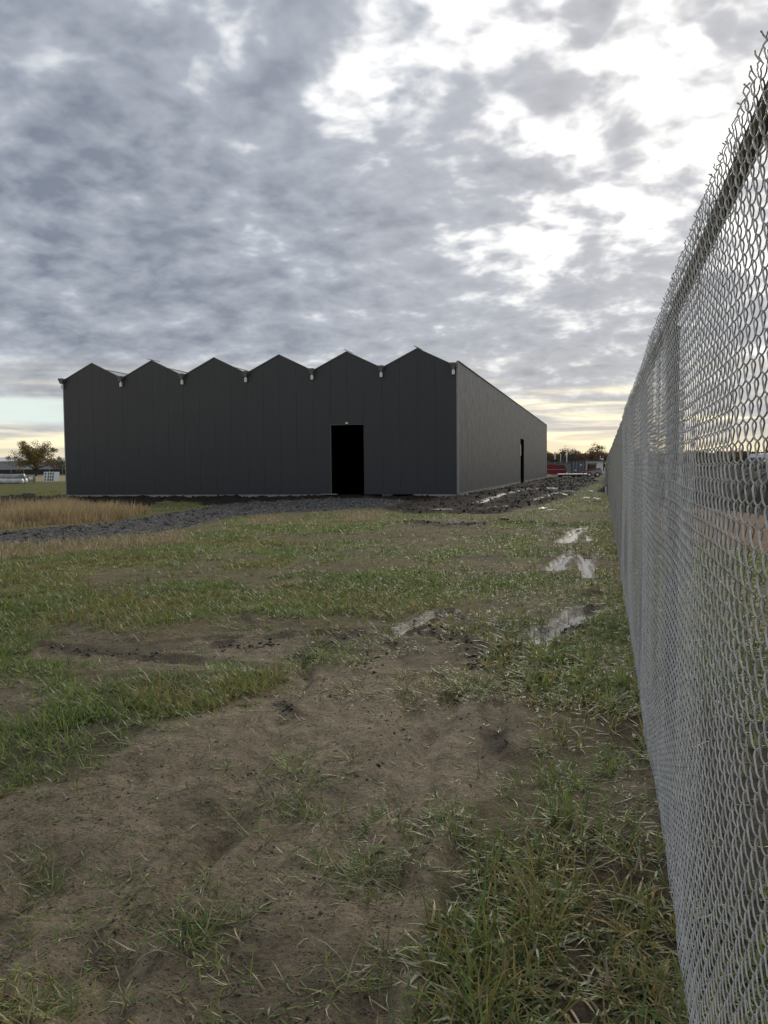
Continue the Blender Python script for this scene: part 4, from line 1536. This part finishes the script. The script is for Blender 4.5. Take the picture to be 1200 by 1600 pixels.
# long white trailer behind it
t0 = AT(917, 718.5, 168)
tr = thing('white_trailer', 'long white box trailer behind the container and loader', 'trailer', (AT(928, 720, 172).x, 172, 0), R(0))
MB().box((0, 0, 1.75), (3.4, 9, 1.7)).build('box', m_white, tr, bevel=.03)
MB().box((-.4, -.2, 2.75), (5.2, 9.4, .22)).build('roof', principled('dark roof edge', (.10, .11, .11), .6), tr)
MB().box((-.1, -.3, .75), (3.0, 8, .25)).build('chassis', m_black, tr)
for s in (-1, 1):
    MB().tube([(s * 1.2, -3.8, .45), (s * 1.5, -3.8, .45)], .45, 16).build('wheel', m_tyre, tr)
for px, tp, hh in ((867.2, 706, .30), (876.0, 709, .16), (885.6, 709, .26), (938, 712, .16), (941.2, 716, .5)):
    p = AT(px, tp, 208)
    MB_ = MB().tube([(0, 0, -.2), (0, 0, p.z)], hh * .35, 8)
    MB_.box((0, 0, p.z - .45), (hh, hh, .9))
    o = MB_.build('vent_stack' if px < 930 else 'yard_post', m_white)
    o.location = (p.x, p.y, 0)
    tag(o, {867.2: 'tall pale post farthest left above the red van', 876.0: 'thin pale post between two thicker ones above the van', 885.6: 'pale post left of the container top',
            938: 'thin white post left of the thickest one by the fence end', 941.2: 'thickest white post beside the far end of the fence'}[px], 'post', 'pale posts standing in the yard')
# low grey sheds between
sh = AT(880, 722, 200)
ls = thing('low_shed', 'low flat grey shed behind the red van', 'building', (sh.x, 200, 0))
MB().box((0, 3, sh.z / 2 - .1), (9.0, 6, sh.z - .2)).build('wall', principled('weathered cladding', (.20, .205, .21), .7, noise=(1, .15)), ls)
MB().box((0, 2.9, sh.z), (9.4, 6.6, .18)).build('roof', m_zinc, ls)
MB().box((-1.9, -.2, sh.z + .35), (1.7, .8, .5)).build('roof_unit', m_black, ls)

# skid steer loader
bx_, by_ = base(926, 745.0)
sk = thing('skid_loader', 'small loader with black cab and red arms in the yard', 'loader', (bx_, by_, 0), R(8))
MB().prism([(-1.0, .35), (.95, .35), (1.25, .6), (1.30, 1.15), (.75, 1.3), (-.95, 1.0)], 'y', -.55, .55).build('body', principled('pale loader paint', (.46, .45, .43), .5), sk, bevel=.04)
cab = MB()
for sx in (-.72, .42):
    for sy in (-.5, .5):
        cab.tube([(sx, sy, 1.05), (sx + .05, sy, 2.05)], .06, 6)
cab.box((-.12, 0, 2.08), (1.45, 1.15, .10))
cab.build('cab_frame', m_black, sk)
MB().box((-.14, 0, 1.56), (1.05, .92, .85)).build('cab_glass', m_glass, sk)
MB().box((.1, 0, 1.1), (.5, .5, .25)).build('seat', principled('orange seat', (.35, .08, .02), .6), sk)
for sy in (-.72, .72):
    MB().tube([(1.15, sy, 1.3), (.2, sy, 1.28), (-1.15, sy, .95), (-1.6, sy, .45)], [.10, .11, .10, .08], 8).build('lift_arm', principled('red arm paint', (.30, .035, .025), .5), sk)
MB().prism([(-2.45, .12), (-1.55, .12), (-1.5, .75), (-1.62, .78), (-1.75, .3), (-2.45, .18)], 'y', -.9, .9).build('bucket', principled('dull red bucket', (.20, .03, .03), .6), sk)
for sx in (-.6, .65):
    for sy in (-1, 1):
        w_ = MB().tube([(sx, sy * .58, .36), (sx, sy * .82, .36)], .38, 16).build('wheel', m_tyre, sk)
        MB().tube([(sx, sy * .822, .36), (sx, sy * .834, .36)], .2, 12).build('rim', m_white, w_)

# low flatbed trailer with pale edge, in front of the container
bx_, by_ = base(894, 746.2)
fl = thing('flatbed_trailer', 'low dark flatbed trailer with pale deck edge before the container', 'trailer', (bx_, by_, 0), R(4))
MB().box((0, 0, .50), (4.4, 1.9, .14)).build('deck', m_chrome, fl)
MB().box((-.1, -.02, .34), (4.0, 1.7, .16)).build('chassis', principled('dark red chassis', (.07, .012, .012), .6), fl)
for sx in (-1.8, .2, 1.0):
    for sy in (-1, 1):
        MB().tube([(sx, sy * .7, .28), (sx, sy * .92, .28)], .28, 14).build('wheel', m_tyre, fl)
MB().tube([(-2.2, 0, .4), (-3.1, 0, .42)], .05, 6).build('drawbar', m_black, fl)

# ------------------------------------------------------------------ beyond the fence on the right
# long dark earth heap
hx0, hy0 = G(1010, 775)
heap_n, heap_m = 170, 34
c0, c1 = Vector((AT(1000, 735, 62).x, 62, 0)), Vector((AT(1330, 735, 34).x, 30, 0))
ax = (c1 - c0)
nrm = Vector((-ax.y, ax.x, 0)).normalized()
u_ = np.linspace(0, 1, heap_n)
v_ = np.linspace(-1, 1, heap_m)
UU, VV2 = np.meshgrid(u_, v_, indexing='ij')
X = c0.x + ax.x * UU + nrm.x * VV2 * 3.4
Y = c0.y + ax.y * UU + nrm.y * VV2 * 3.4
prof = np.clip(1 - VV2 ** 2, 0, 1) ** .8 * np.minimum(1, np.minimum(UU, 1 - UU) * 9 + .02)
Z = prof * (1.55 + .8 * (fbm(X * .5, Y * .5, 3, 300) - .4)) + prof * (fbm(X * 2.5, Y * 2.5, 4, 310, .6) - .5) * .6 - .06
ii = (np.arange(heap_n - 1)[:, None] * heap_m + np.arange(heap_m - 1)[None, :]).ravel()
heap = np_mesh('earth_heap', np.stack([X.ravel(), Y.ravel(), Z.ravel()], 1), [np.stack([ii, ii + 1, ii + heap_m + 1, ii + heap_m], 1)],
               principled('dark heaped earth', (.016, .014, .012), .95, 0, .15, noise=(1.5, .35), bump=(5, .8)), smooth=True)
tag(heap, 'long low heap of dark earth seen through the chain link', 'earth heap')

# white lorry parked behind the heap
p = AT(1192, 722, 58)
lor = thing('white_lorry', 'white lorry standing behind the dark earth heap', 'lorry', (p.x + 1.5, 58, 0), R(-70))
MB().box((0, 1.6, 1.75), (2.3, 4.4, 1.3)).build('load_box', m_white, lor, bevel=.03)
MB().prism([(-1.1, .7), (-1.15, 1.5), (-.75, 2.35), (.6, 2.4), (.6, .7)], 'x', -1.05, 1.05).build('cab', m_white, lor, bevel=.05).location = (0, -1.35, 0)
MB().box((0, -2.44, 1.85), (1.8, .04, .6), rx=-.42).build('windscreen', m_glass, lor)
MB().box((0, .6, .65), (2.0, 6.4, .25)).build('chassis', m_black, lor)
for sy in (-1.5, 2.4):
    for sx in (-1, 1):
        MB().tube([(sx * .78, sy, .45), (sx * 1.08, sy, .45)], .45, 16).build('wheel', m_tyre, lor)
